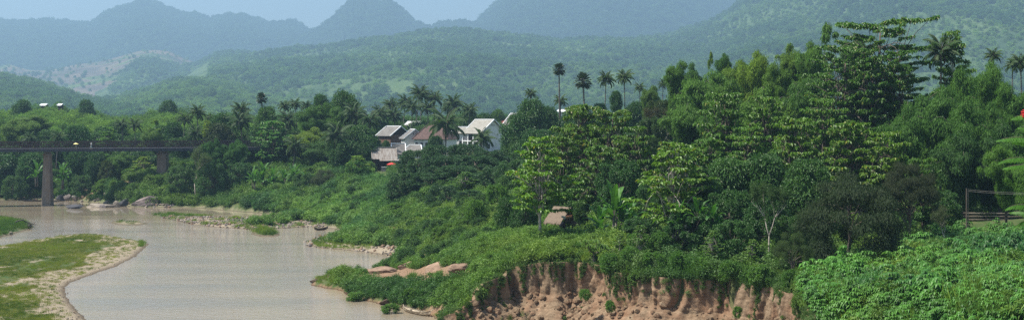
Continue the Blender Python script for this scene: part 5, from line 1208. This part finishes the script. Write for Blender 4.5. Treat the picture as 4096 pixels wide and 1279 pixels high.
def pier(px, Y, zb, wt_, wb_, dt, yaw):
    x = X_(px, Y); loc = Vector((x-BA[0], Y-BA[1], 0)); loc.rotate(Euler((0, 0, -byaw)))
    b = MB(); h0, h1 = zb-1, zt-1.6; V = []
    for z, w_, d_ in ((h0, wb_, dt*1.25), (h1, wt_, dt)):
        V += [(-w_/2, -d_/2, z), (0, -d_/2-w_*.35, z), (w_/2, -d_/2, z), (w_/2, d_/2, z), (0, d_/2+w_*.35, z), (-w_/2, d_/2, z)]
    b.add(V, [(0, 1, 2, 3, 4, 5)[::-1], tuple(range(6, 12))]+[(k, (k+1) % 6, (k+1) % 6+6, k+6) for k in range(6)])
    b.box((0, 0, zt-1.45), (wt_*1.25, dt*1.1, .3)); b.box((0, 0, zt-1.1), (wt_*.8, dt*.9, .5))
    o = b.build('pier', M['pier'], br, (loc.x, 2.5+0*loc.y, 0)); o.rotation_euler = (0, 0, yaw)
pier(190, 320.5, 0, 1.15, 1.95, 3.6, .22); pier(664, 330, 4.0, 1.75, 1.95, 3.6, .22)
pier(-320, 318, 0, 1.15, 1.95, 3.6, .22)

# ---- people
def person(px, Y, z, h_, rz, top, legs, label, step=.18, arm=0.):
    r = empty('person', (X_(px, Y), Y, z), rz, label, 'person', 'people on the bridge')
    k = h_/1.7
    J = dict(pel=(0, 0, .93), sp=(0, 0, 1.15), ch=(0, 0, 1.36), nk=(0, 0, 1.47), hd=(0, -.01, 1.58), tp=(0, 0, 1.68), hl=(-.1, 0, .9), kl=(-.11, -step, .5), al=(-.11, -step*.4, .08), fl=(-.11, -step*.4-.2, .04),
             hr=(.1, 0, .9), kr=(.11, step*.3, .5), ar=(.11, step+.1, .1), fr=(.11, step-.08, .04), sl=(-.19, 0, 1.4), el=(-.25, .03, 1.14), wl=(-.24, -.12, .9), gl=(-.24, -.18, .83),
             sr=(.19, 0, 1.4), er=(.26, -.02-.1*arm, 1.14), wr=(.2, -.15-.2*arm, .92+.33*arm), gr=(.2, -.2-.2*arm, .86+.45*arm))
    R = dict(pel=.14, sp=.13, ch=.15, nk=.055, hd=.1, tp=.07, hl=.095, kl=.065, al=.045, fl=.035, hr=.095, kr=.065, ar=.045, fr=.035, sl=.065, el=.045, wl=.032, gl=.035, sr=.065, er=.045, wr=.032, gr=.035)
    E = [('pel', 'sp'), ('sp', 'ch'), ('ch', 'nk'), ('nk', 'hd'), ('hd', 'tp'), ('pel', 'hl'), ('hl', 'kl'), ('kl', 'al'), ('al', 'fl'), ('pel', 'hr'), ('hr', 'kr'), ('kr', 'ar'), ('ar', 'fr'), ('ch', 'sl'), ('sl', 'el'), ('el', 'wl'), ('wl', 'gl'), ('ch', 'sr'), ('sr', 'er'), ('er', 'wr'), ('wr', 'gr')]
    def skin(nm, keys, mat, grow=0.):
        ks = list(keys); me = bpy.data.meshes.new(nm); me.from_pydata([tuple(c*k for c in J[q]) for q in ks], [(ks.index(a), ks.index(b_)) for a, b_ in E if a in ks and b_ in ks], [])
        me.materials.append(M[mat]); o = link(nm, me, r); md = o.modifiers.new('skin', 'SKIN'); o.modifiers.new('sub', 'SUBSURF').levels = 1; o.modifiers['sub'].render_levels = 1
        for i, q in enumerate(ks): me.skin_vertices[0].data[i].radius = ((R[q]+grow)*k,)*2
        me.skin_vertices[0].data[0].use_root = True
    skin('body', J.keys(), 'skin'); skin('shirt', ('pel', 'sp', 'ch', 'sl', 'el', 'sr', 'er'), top, .018); skin('trousers', ('pel', 'hl', 'kl', 'al', 'hr', 'kr', 'ar'), legs, .016)
    b = MB(); b.tube([(0, .03*k, 1.55*k), (0, .03*k, 1.64*k), (0, .02*k, 1.72*k)], [.1*k, .115*k, .06*k], 8); b.build('hair', M['dark_glass'], r, smooth=True)
    return r
person(303, 323.5, zt, 1.6, 1.3, 'white_paint', 'dark_wood', 'person in a light shirt walking under a yellow umbrella', arm=1.)
u_ = parasol('umbrella', 'pale yellow umbrella carried across the bridge', 304, 572, 323.3, .58, .9, 'yellow_cloth', group='hand umbrellas'); u_['category'] = 'umbrella'
person(365, 324.5, zt, 1.62, -1.4, 'white_paint', 'boat_blue', 'person in a white top walking along the bridge without an umbrella')

# ---- boats
def boat(name, label, p0, p1, z, beam, hull, inner, rise=.35, seats=3, extra=True):
    a = Vector((*gp(*p0, z), 0)); c = Vector((*gp(*p1, z), 0)); L = (c-a).length; mid = (a+c)/2
    r = empty(name, (mid.x, mid.y, z-.12), math.atan2(c.y-a.y, c.x-a.x), label, 'boat', 'wooden longboats')
    n = 17; V = []; m_ = 9
    for lay, ins in ((0, 0.), (1, .035)):
        for i in range(n):
            f = i/(n-1)*2-1; wd = beam/2*max(.03, (1-abs(f)**2.6)); top = .34+rise*abs(f)**3.2; bot = rise*.75*abs(f)**3.2
            for j in range(m_):
                g = j/(m_-1)*2-1; aa = abs(g); y = math.copysign(min(1, aa*1.35)**.8, g)*(wd-ins); zz = bot+(top-bot)*(aa**2.6)+(ins if aa < .8 else 0)
                V.append((f*(L/2-ins*2), y, zz))
    Fh = []; Fi = []; o_ = n*m_
    for i in range(n-1):
        for j in range(m_-1):
            q = (i*m_+j, (i+1)*m_+j, (i+1)*m_+j+1, i*m_+j+1); Fh.append(q[::-1]); Fi.append(tuple(k+o_ for k in q))
        Fh += [(i*m_, i*m_+o_, (i+1)*m_+o_, (i+1)*m_)[::1], (i*m_+m_-1, (i+1)*m_+m_-1, (i+1)*m_+m_-1+o_, i*m_+m_-1+o_)]
    me = mesh('hull', V, np.array(Fh+Fi), M[hull], True); link('hull', me, r)
    for q in range(seats):
        x_ = -L*.28+q*L*.56/max(1, seats-1); b = MB(); b.box((x_, 0, .27), (.26, beam*.86, .035)); b.build('thwart', M[inner], r)
    b = MB(); b.box((L*.02, 0, .12), (L*.62, beam*.5, .03)); b.build('floor_boards', M['boat_blue' if extra else inner], r)
    if extra: b = MB(); b.tube([(-L*.5, 0, .62), (-L*.55, 0, .75), (-L*.62, 0, .9)], [.05, .045, .02], 6); b.build('prow', M[hull], r)
    return r
boat('longboat', 'pale wooden longboat moored against the grassy spit', (1722, 1262), (1611, 1236), .1, .95, 'boat_wood', 'boat_wood')
boat('longboat', 'dark wooden boat with a white tip in the small inlet', (1257, 919), (1312, 915), .1, .8, 'boat_dark', 'boat_dark', extra=False)
boat('longboat', 'long dark boat lying by the far bank left of the bridge pier', (92, 804), (170, 804), .05, .9, 'boat_dark', 'boat_dark', rise=.15, extra=False)

# ---- huts, fence and spirit house
def hut(label, px, Y, yaw, L, W, zr, ze, zg):
    r = empty('thatched_hut', (X_(px, Y), Y, zg), math.radians(yaw), label, 'hut', 'thatched huts')
    a, e = zr-zg, ze-zg
    for s in (-1, 1):
        n = 26; V = []; m_ = 9
        for j in range(m_):
            for i in range(n):
                f = j/(m_-1); x_ = (i/(n-1)-.5)*L; V.append((x_+random.uniform(-.02, .02), s*(W/2)*f*1.0, a-(a-e)*f+random.uniform(-.035, .035)-(random.uniform(0, .18) if j == m_-1 else 0)))
        q = [(j*n+i, (j+1)*n+i, (j+1)*n+i+1, j*n+i+1) for j in range(m_-1) for i in range(n-1)]
        k = len(V); V2 = [(x_, y_, z_-.12) for x_, y_, z_ in V]
        edge = [(i, i+1, i+1+k, i+k) for i in range(n-1)]+[((m_-1)*n+i+1, (m_-1)*n+i, (m_-1)*n+i+k, (m_-1)*n+i+1+k) for i in range(n-1)]+[(j*n, j*n+k, (j+1)*n+k, (j+1)*n) for j in range(m_-1)]+[(j*n+n-1, (j+1)*n+n-1, (j+1)*n+n-1+k, j*n+n-1+k) for j in range(m_-1)]
        link('thatch_slope', mesh('thatch_slope', V+V2, np.array(q+[tuple(v+k for v in f[::-1]) for f in q]+edge), M['thatch']), r)
    for sx_ in (-1, 1):
        for sy_ in (-1, 1): b = MB(); b.tube([(sx_*L*.42, sy_*W*.4, -.3), (sx_*L*.42, sy_*W*.4, e+(a-e)*.15)], .05, 6); b.build('post', M['dark_wood'], r)
    b = MB(); b.box((0, 0, .45), (L*.86, W*.8, .06)); b.build('platform', M['bamboo_pole'], r)
    b = MB()
    for sy_ in (-1, 1): b.bar((-L*.42, sy_*W*.4, .9), (L*.42, sy_*W*.4, .9), .04)
    b.bar((-L*.42, -W*.4, .9), (-L*.42, W*.4, .9), .04); b.build('rail', M['bamboo_pole'], r)
    return r
hg = Hs(X_(2250, 160), 160)
hut('thatched hut with a steep sunlit roof left of the banana plants', 2250, 160, -52, 3.0, 3.2, Z_(826, 160), Z_(886, 160), min(hg, Z_(935, 160)))
hut('second thatched hut nearer the big banana plant', 2312, 160.5, -55, 2.6, 2.6, Z_(850, 160), Z_(903, 160), min(hg, Z_(940, 160)))
r = empty('cloth_awning', (X_(2262, 157.5), 157.5, Z_(868, 157.5)), .3, 'blue and orange cloth hung under the thatched roof', 'awning')
b = MB(); b.poly([(-.45, 0, .2), (0, -.1, .1), (0, .1, -.25), (-.5, .1, .05)], .02); b.build('blue_cloth', M['boat_blue'], r); b = MB(); b.poly([(0.02, -.1, .15), (.75, -.1, .2), (.75, .1, -.05), (.02, .1, -.1)], .02); b.build('orange_cloth', M['orange_cloth'], r)
table('low table with a bright blue top beneath the thatched huts', 2272, 916, 157.5, .8, .7, 'blue_cloth', 'tables by the huts')
r = empty('spirit_house', (X_(2252, 153), 153, Z_(950, 153)), .2, 'small dark spirit house on a post before the thatched hut', 'spirit house')
b = MB(); b.box((0, 0, 1.1), (.5, .5, .55)); b.build('box', M['dark_wood'], r); b = MB(); b.box((0, 0, .4), (.1, .1, .9)); b.build('post', M['dark_wood'], r)
for s in (-1, 1): b = MB(); q = [(s*.38, -.38, 1.3), (s*.38, .38, 1.3), (0, .38, 1.72), (0, -.38, 1.72)]; b.poly(q if s > 0 else q[::-1], .04); b.build('roof_slope', M['dark_wood'], r)
b = MB(); b.poly([(-.3, -.26, 1.38), (.3, -.26, 1.38), (0, -.26, 1.7)], .03, (0, -1, 0)); b.build('gable_end', M['dark_wood'], r)
r = empty('picket_fence', (X_(2200, 156), 156, Z_(948, 156)), .05, 'low whitish fence on the grass left of the huts', 'fence')
for k in range(7): b = MB(); b.box((-1.05+k*.35, 0, .25), (.07, .05, .75)); b.build('picket', M['concrete'], r)
b = MB(); b.box((0, .04, .45), (2.2, .03, .05)); b.box((0, .04, .15), (2.2, .03, .05)); b.build('rail', M['concrete'], r)

# ---- bamboo footbridge, pole and wires
r = empty('bamboo_footbridge', (X_(3845, 163), 163, Z_(889, 163)), -.03, 'bamboo footbridge with three-rail handrail above the leafy field', 'footbridge')
b = MB()
for k in range(80): b.box((-.5+k*.155, 0, random.uniform(-.01, .01)), (.11, 1.3+random.uniform(-.1, .1), .06))
b.build('deck_slats', M['bamboo_pole'], r)
b = MB()
for y_ in (-.5, .5): b.tube([(-.5, y_, -.1), (11.9, y_, -.1)], .06, 6)
b.build('deck_beam', M['dark_wood'], r)
for y_ in (-.58, .58):
    for z_, rr in ((1.08, .035), (.74, .028), (.36, .028)):
        b = MB(); b.tube([(.4+q*1.62, y_+random.uniform(-.02, .02), z_+random.uniform(-.03, .03)) for q in range(8)], rr, 6); b.build('handrail', M['bamboo_pole'], r)
for q in range(6):
    for y_ in (-.58, .58): b = MB(); b.tube([(.6+q*2.1, y_, -1.6), (.6+q*2.1, y_, 1.12)], .04, 6); b.build('post', M['dark_wood'], r)
pz = Hs(X_(3866, 144), 144)
r = empty('utility_pole', (X_(3866, 144), 144, pz-.3), 0, 'slim weathered double pole carrying wires beside the footbridge', 'pole', 'wire poles')
b = MB(); b.tube([(0, 0, 0), (0, 0, Z_(753, 144)-pz+.3)], [.075, .055], 8); b.build('shaft', M['bark'], r)
b = MB(); b.tube([(.16, 0, 0), (.16, 0, Z_(762, 144)-pz+.3)], [.06, .04], 8); b.build('second_shaft', M['bark'], r)
x1 = X_(4330, 144)
for s, zz in ((0, 757), (1, 763)):
    b = MB(); A_ = Vector((X_(3866, 144), 144, Z_(zz, 144))); B_ = Vector((x1, 144, Z_(zz+9, 144)))
    b.tube([tuple(A_.lerp(B_, f)-Vector((0, 0, .25*4*f*(1-f)))) for f in np.linspace(0, 1, 11)], .014, 5)
    tag(b.build('overhead_wire', M['concrete']), ['upper sagging wire running right from the double pole', 'lower sagging wire running right from the double pole'][s], 'wire', 'overhead wires')

# ---- rocks
import bmesh
def rockmesh(nm, seed, mat, sub=4, rough=.12, planes=15):
    bmx = bmesh.new(); bmesh.ops.create_icosphere(bmx, subdivisions=sub, radius=1); V = np.array([v.co[:] for v in bmx.verts]); Fq = np.array([[v.index for v in f.verts] for f in bmx.faces]); bmx.free()
    g = np.random.default_rng(seed); Np = unit(g.normal(size=(planes, 3))); d = g.uniform(.6, 1.0, planes)
    dt = V@Np.T; rr = np.where(dt > .05, d/np.maximum(dt, .05), 9).min(1); rr = np.minimum(rr, 1.25)
    V = V*rr[:, None]; V += unit(V)*(fbm(V[:, 0]*2.5+V[:, 2]*1.7+9, V[:, 1]*2.5+V[:, 2]*1.3+seed, 4, seed)*rough*4)[:, None]*.5
    return mesh(nm, V, Fq, mat, False)
def rock(label, px, py, wpx, hpx, z=0., mat='rock', seed=1, name='boulder', dw=.7, yaw=None, tilt=0., group='rocks under the bridge', cat='rock', Y=None):
    if Y is None: x, Y = gp(px, py, z)
    else: x = X_(px, Y); z = Z_(py, Y)
    wd = wpx/F*Y; hg_ = hpx/F*Y
    o = link(name, rockmesh(name, seed, M[mat]), None, (x, Y+wd*dw*.25, z+hg_*.25)); o.scale = (wd*.5, wd*.5*dw, hg_*.85); o.rotation_euler = (0, tilt, 0 if yaw is None else yaw)
    return tag(o, label, cat, group)
rock('broad slanting brown rock slab, largest under the bridge', 575, 826, 150, 40, 0, 'rock_slab', 3, 'rock_slab', .6, tilt=-.30)
rock('dark wedge-shaped boulder beside the slanting slab', 505, 824, 66, 26, 0, 'rock_dark', 4, tilt=-.3)
rock('low black boulder standing in the water by the pier', 293, 834, 70, 13, 0, 'rock_dark', 5, dw=.5)
rock('long pale rock ledge at the waterline', 390, 828, 120, 16, 0, 'rock_pale', 6, 'rock_ledge', .5)
rock('pale rounded boulder left of the dark wedge', 460, 828, 30, 20, 0, 'rock_pale', 7)
rock('grey boulder left of the pale rounded one', 408, 830, 30, 13, 0, 'rock', 8)
rock('tall grey boulder right of the first pier', 265, 800, 28, 26, .1, 'rock', 9)
rock('dark boulder close to the first pier', 240, 802, 30, 22, .1, 'rock_dark', 10)
rock('stepped outcrop rising from the water between piers', 310, 800, 60, 22, .2, 'rock', 11, 'rock_outcrop', .8, tilt=-.35)
rock('jagged outcrop higher on the bank', 350, 790, 46, 26, .6, 'rock', 12, 'rock_outcrop', .8, tilt=-.4)
rock('pale jagged outcrop among shrubs', 392, 792, 40, 24, .6, 'rock', 13, 'rock_outcrop', .7, tilt=-.3)
rock('reddish rock shelf above the ledge', 440, 812, 60, 14, .2, 'rock_pale', 14, 'rock_ledge', .6)
rock('flat pale rock left of the outcrops', 205, 806, 60, 8, 0, 'rock_pale', 15, 'rock_ledge', .6)
rock('small pale boulder at the left bank edge', 44, 936, 14, 12, .1, 'rock_pale', 16, group='rocks at the water')
rock('dark earth block at the tip of the spit', 1285, 1128, 80, 22, .1, 'earth_dark', 17, 'earth_block', .5, group='earth blocks on the spit', cat='earth block')
rock('cracked brown earth block behind the tip of the spit', 1345, 1124, 70, 34, .2, 'earth', 18, 'earth_block', .6, group='earth blocks on the spit', cat='earth block')
rock('dark undercut lump hanging over the water', 1460, 1190, 90, 20, .1, 'earth_dark', 19, 'earth_block', .4, group='earth blocks on the spit', cat='earth block')
rock('dark undercut lump nearest the moored longboat', 1550, 1215, 80, 18, .1, 'earth_dark', 20, 'earth_block', .4, group='earth blocks on the spit', cat='earth block')
for k, (px, py, wp, hp, z, lb) in enumerate([(1530, 1100, 110, 24, 1.0, 'bare orange earth hump on the spit, left one'), (1650, 1078, 120, 24, 1.8, 'bare earth hump in the middle of the bank'), (1760, 1095, 130, 26, 2.7, 'bare earth hump right of the middle one'), (1850, 1080, 90, 20, 4.0, 'small bare earth hump near the cliff start'), (1610, 1120, 80, 18, 1.2, 'low bare earth hump in front of the others')]):
    rock(lb, px, py, wp*1.1, hp*1.35, z, 'earth', 30+k, 'earth_hump', .7, group='bare earth humps', cat='earth hump', tilt=-.1)
for k, (px, py, lb) in enumerate([(1201, 872, 'dark driftwood stump with a grey top on the gravel'), (1210, 886, 'black driftwood stump nearer the inlet')]):
    x, Y = gp(px, py, .3); b = MB(); b.tube([(0, 0, -.2), (.05, 0, .25), (-.05, 0, .55), (.02, 0, .8)], [.28, .24, .2, .12], 7); b.tube([(0, 0, .3), (.4, 0, .5), (.5, 0, .75)], [.12, .09, .03], 6); b.tube([(0, 0, .15), (-.6, .1, .2)], [.1, .04], 6)
    tag(b.build('driftwood_stump', M['boat_dark'], None, (x, Y, .2)), lb, 'driftwood', 'driftwood on the gravel')
# fallen branch on the left bank
b = MB(); b.tube([(-1.6, 0, .1), (-.8, .1, .7), (.2, 0, .95), (1.1, .1, .5), (2.2, 0, .15), (3.0, 0, .05)], [.1, .13, .12, .1, .08, .03], 7); b.tube([(.4, 0, .9), (.5, 0, 1.35)], [.06, .02], 6); b.tube([(2.2, 0, .15), (2.6, .1, .6)], [.05, .02], 6)
x, Y = gp(85, 897, .8); tag(b.build('fallen_branch', M['boat_dark'], None, (x, Y, .7)), 'crooked fallen branch lying over the left grassy bank', 'branch')
b = MB()
for k in range(16):
    a = k*.39+.2; b.tube([(0, 0, .3), (math.cos(a)*.4, .1, .3+math.sin(a)*.35), (math.cos(a)*random.uniform(.6, 1.0), random.uniform(-.3, .3), .35+math.sin(a)*random.uniform(.5, .9))], [.1, .06, .015], 5)
b.tube([(0, .2, .3), (-1.5, .8, .1)], [.22, .15], 7)
x, Y = gp(118, 908, .4); tag(b.build('root_stump', M['boat_dark'], None, (x, Y, .3)), 'uprooted stump with spread roots at the tip of the left bank', 'stump')
b = MB(); b.tube([(0, 0, 0), (1.3, .3, .1), (2.4, .3, .05)], [.09, .08, .04], 6); x, Y = gp(1528, 1014, .3); tag(b.build('driftwood_log', M['boat_dark'], None, (x, Y, .3)), 'thin driftwood log by the stones at the river bend', 'log')
# river stones and rubble too many to count
ST = [proto('stone', rockmesh('stone', 60+k, [M['rock_pale'], M['rock'], M['rock_pale'], M['earth']][k], 1, .1, 9)) for k in range(4)]
def stones(name, n, pxr, pyr, sc, cond, z0=.0):
    px = rng.uniform(*pxr, n); py = rng.uniform(*pyr, n); Y = EYE*F/(py-480); X = X_(px, Y); Z = np.maximum(H(X, Y), -.05); k = cond(X, Y, px, py)
    s = sc*rng.uniform(.35, 1.2, n)**1.5; scatter(name, np.stack([X, Y, Z+s*.15], 1)[k], ST, s[k], tilt=1., sclz=.6)
stones('gravel_bar_stones', 2200, (640, 1300), (866, 918), .27, lambda X, Y, px, py: (sdist(X, Y, MAIN) > -.3) & (H(X, Y) < .8))
stones('bend_stones', 1500, (1220, 1620), (940, 1125), .36, lambda X, Y, px, py: (np.abs(sdist(X, Y, MAIN)-.8) < 1.5))
stones('far_bank_stones', 700, (-100, 700), (790, 845), .55, lambda X, Y, px, py: np.abs(sdist(X, Y, MAIN)-.6) < 1.6)
stones('sandbar_pebbles', 3000, (-100, 640), (930, 1290), .085, lambda X, Y, px, py: (sdist(X, Y, BAR) > -.4) & (sdist(X, Y, BAR) < 6) & (px > 180))
# rubble at the foot of the cliff
i_ = rng.integers(0, NU-1, 1500); j_ = rng.integers(int(NV*.45), NV-1, 1500); P_ = CLIFF[j_, i_]
CL = [proto('clod', rockmesh('clod', 80+k, M['cliff'], 2, .15, 9)) for k in range(3)]
wleft = np.clip(1.2-(i_/NU), .15, 1); kk = rng.random(1500) < wleft
scatter('cliff_rubble', P_[kk], CL, rng.uniform(.08, .42, kk.sum())*np.sqrt(rng.random(kk.sum())), tilt=1.)
# hanging creepers and tufts on the cliff face
n = 900; i_ = rng.integers(0, NU-1, n); j_ = (rng.random(n)**2.2*NV*.9+NV*.08).astype(int).clip(0, NV-1); P_ = CLIFF[j_, i_]
kk = (vn(i_*.035, j_*.03, 7) > .55) | (j_ < NV*.2)
scatter('cliff_face_growth', P_[kk], WEED+REED, rng.uniform(.12, .42, kk.sum()), tilt=.6, tint=np.full((kk.sum(), 3), .8), sclz=1.1)
VP = []
for q in range(85):
    c0 = rng.integers(8, NU-8); j0 = int(NV*.1); j1 = int(NV*rng.uniform(.16, .62 if q % 4 == 0 else .34)); dr_ = rng.uniform(-.06, .06)
    for j in range(j0-3, j1): VP.append(CLIFF[j, int(np.clip(c0+dr_*(j-j0)+rng.normal(0, .6), 0, NU-1))]+[0, -.12, 0])
VP = np.array(VP); scatter('hanging_creepers', VP, WEED, rng.uniform(.09, .22, len(VP)), tilt=1.2, tint=np.full((len(VP), 3), .7))

# ---- flame tree whose boughs reach in at the right edge
ty_ = 60.; tx_ = X_(4560, ty_); tg = Hs(tx_, ty_)
ft = empty('flame_tree', (tx_, ty_, tg), 0, 'near flame tree with feathery bright leaves reaching in at the right edge', 'tree')
b = MB(); top_ = Z_(560, ty_)-tg; b.tube([(0, 0, -.4), (.1, 0, top_*.35), (-.1, 0, top_*.7), (0, 0, top_)], [.3, .26, .2, .12], 9)
g = []; spots = [(4130, 458, 4050), (4140, 552, 4002), (4120, 632, 4005), (4140, 658, 4025), (4150, 520, 4075), (4130, 822, 4030), (4140, 850, 4036), (4150, 875, 4050), (4150, 575, 4060)]
ends = []
for bx_, by_, tipx in spots:
    Yk = ty_+random.uniform(-1, 1); p0 = np.array([X_(bx_, Yk)-tx_, Yk-ty_, Z_(by_, Yk)-tg]); ends.append(tuple(p0)); ends_L = (bx_-tipx)/F*Yk
    lv, pts = frond(p0, math.pi+random.uniform(-.4, .4), random.uniform(-.05, .35), ends_L, random.uniform(.3, .8), .20, 22); g.append(lv); b.tube(pts[::5], .012, 4)
for k in range(150):
    a = random.uniform(0, 6.283); R = random.uniform(1.5, 4.4); p0 = np.array([R*math.cos(a)*.9+.8, R*math.sin(a)*.7, top_+random.uniform(-4.5, 1.2)])
    if 2048+(tx_+p0[0])/(ty_+p0[1])*F < 4215: continue
    lv, pts = frond(p0, a+random.uniform(-.5, .5), random.uniform(-.1, .4), random.uniform(.6, .9), .6, .2, 16); g.append(lv)
    if k % 6 == 0: ends.append(tuple(p0))
for e_ in ends: b.tube([(0, 0, min(top_*.9, e_[2]*.75)), (e_[0]*.5, e_[1]*.5, e_[2]*.88+.4), e_], [.05, .03, .012], 6)
b.build('trunk', M['bark'], ft, smooth=True); link('crown', leafmesh('flame_crown', g, M['leaf_flame']), ft)
fl = lobes_leaves([((X_(4098, 60)-tx_, 0, Z_(456, 60)-tg), (.12, .12, .14))], 160, .07, .05, .2, .9); link('flowers', mesh('flowers', fl[0], fl[1], M['red_cloth']), ft)
#@@P3E
# ------------------------------------------------------------------ haze
hz = MB(); hz.box((0, 5250, 680), (18000, 10660, 1364)); m = bpy.data.materials.new('haze'); m.use_nodes = True
t = m.node_tree; t.nodes.remove(t.nodes['Principled BSDF']); pv = t.nodes.new('ShaderNodeVolumePrincipled')
pv.inputs['Color'].default_value = (.42, .67, .90, 1); pv.inputs['Density'].default_value = HAZE; pv.inputs['Anisotropy'].default_value = .25
t.links.new(pv.outputs[0], t.nodes['Material Output'].inputs['Volume'])
tag(hz.build('haze', m), kind='stuff')
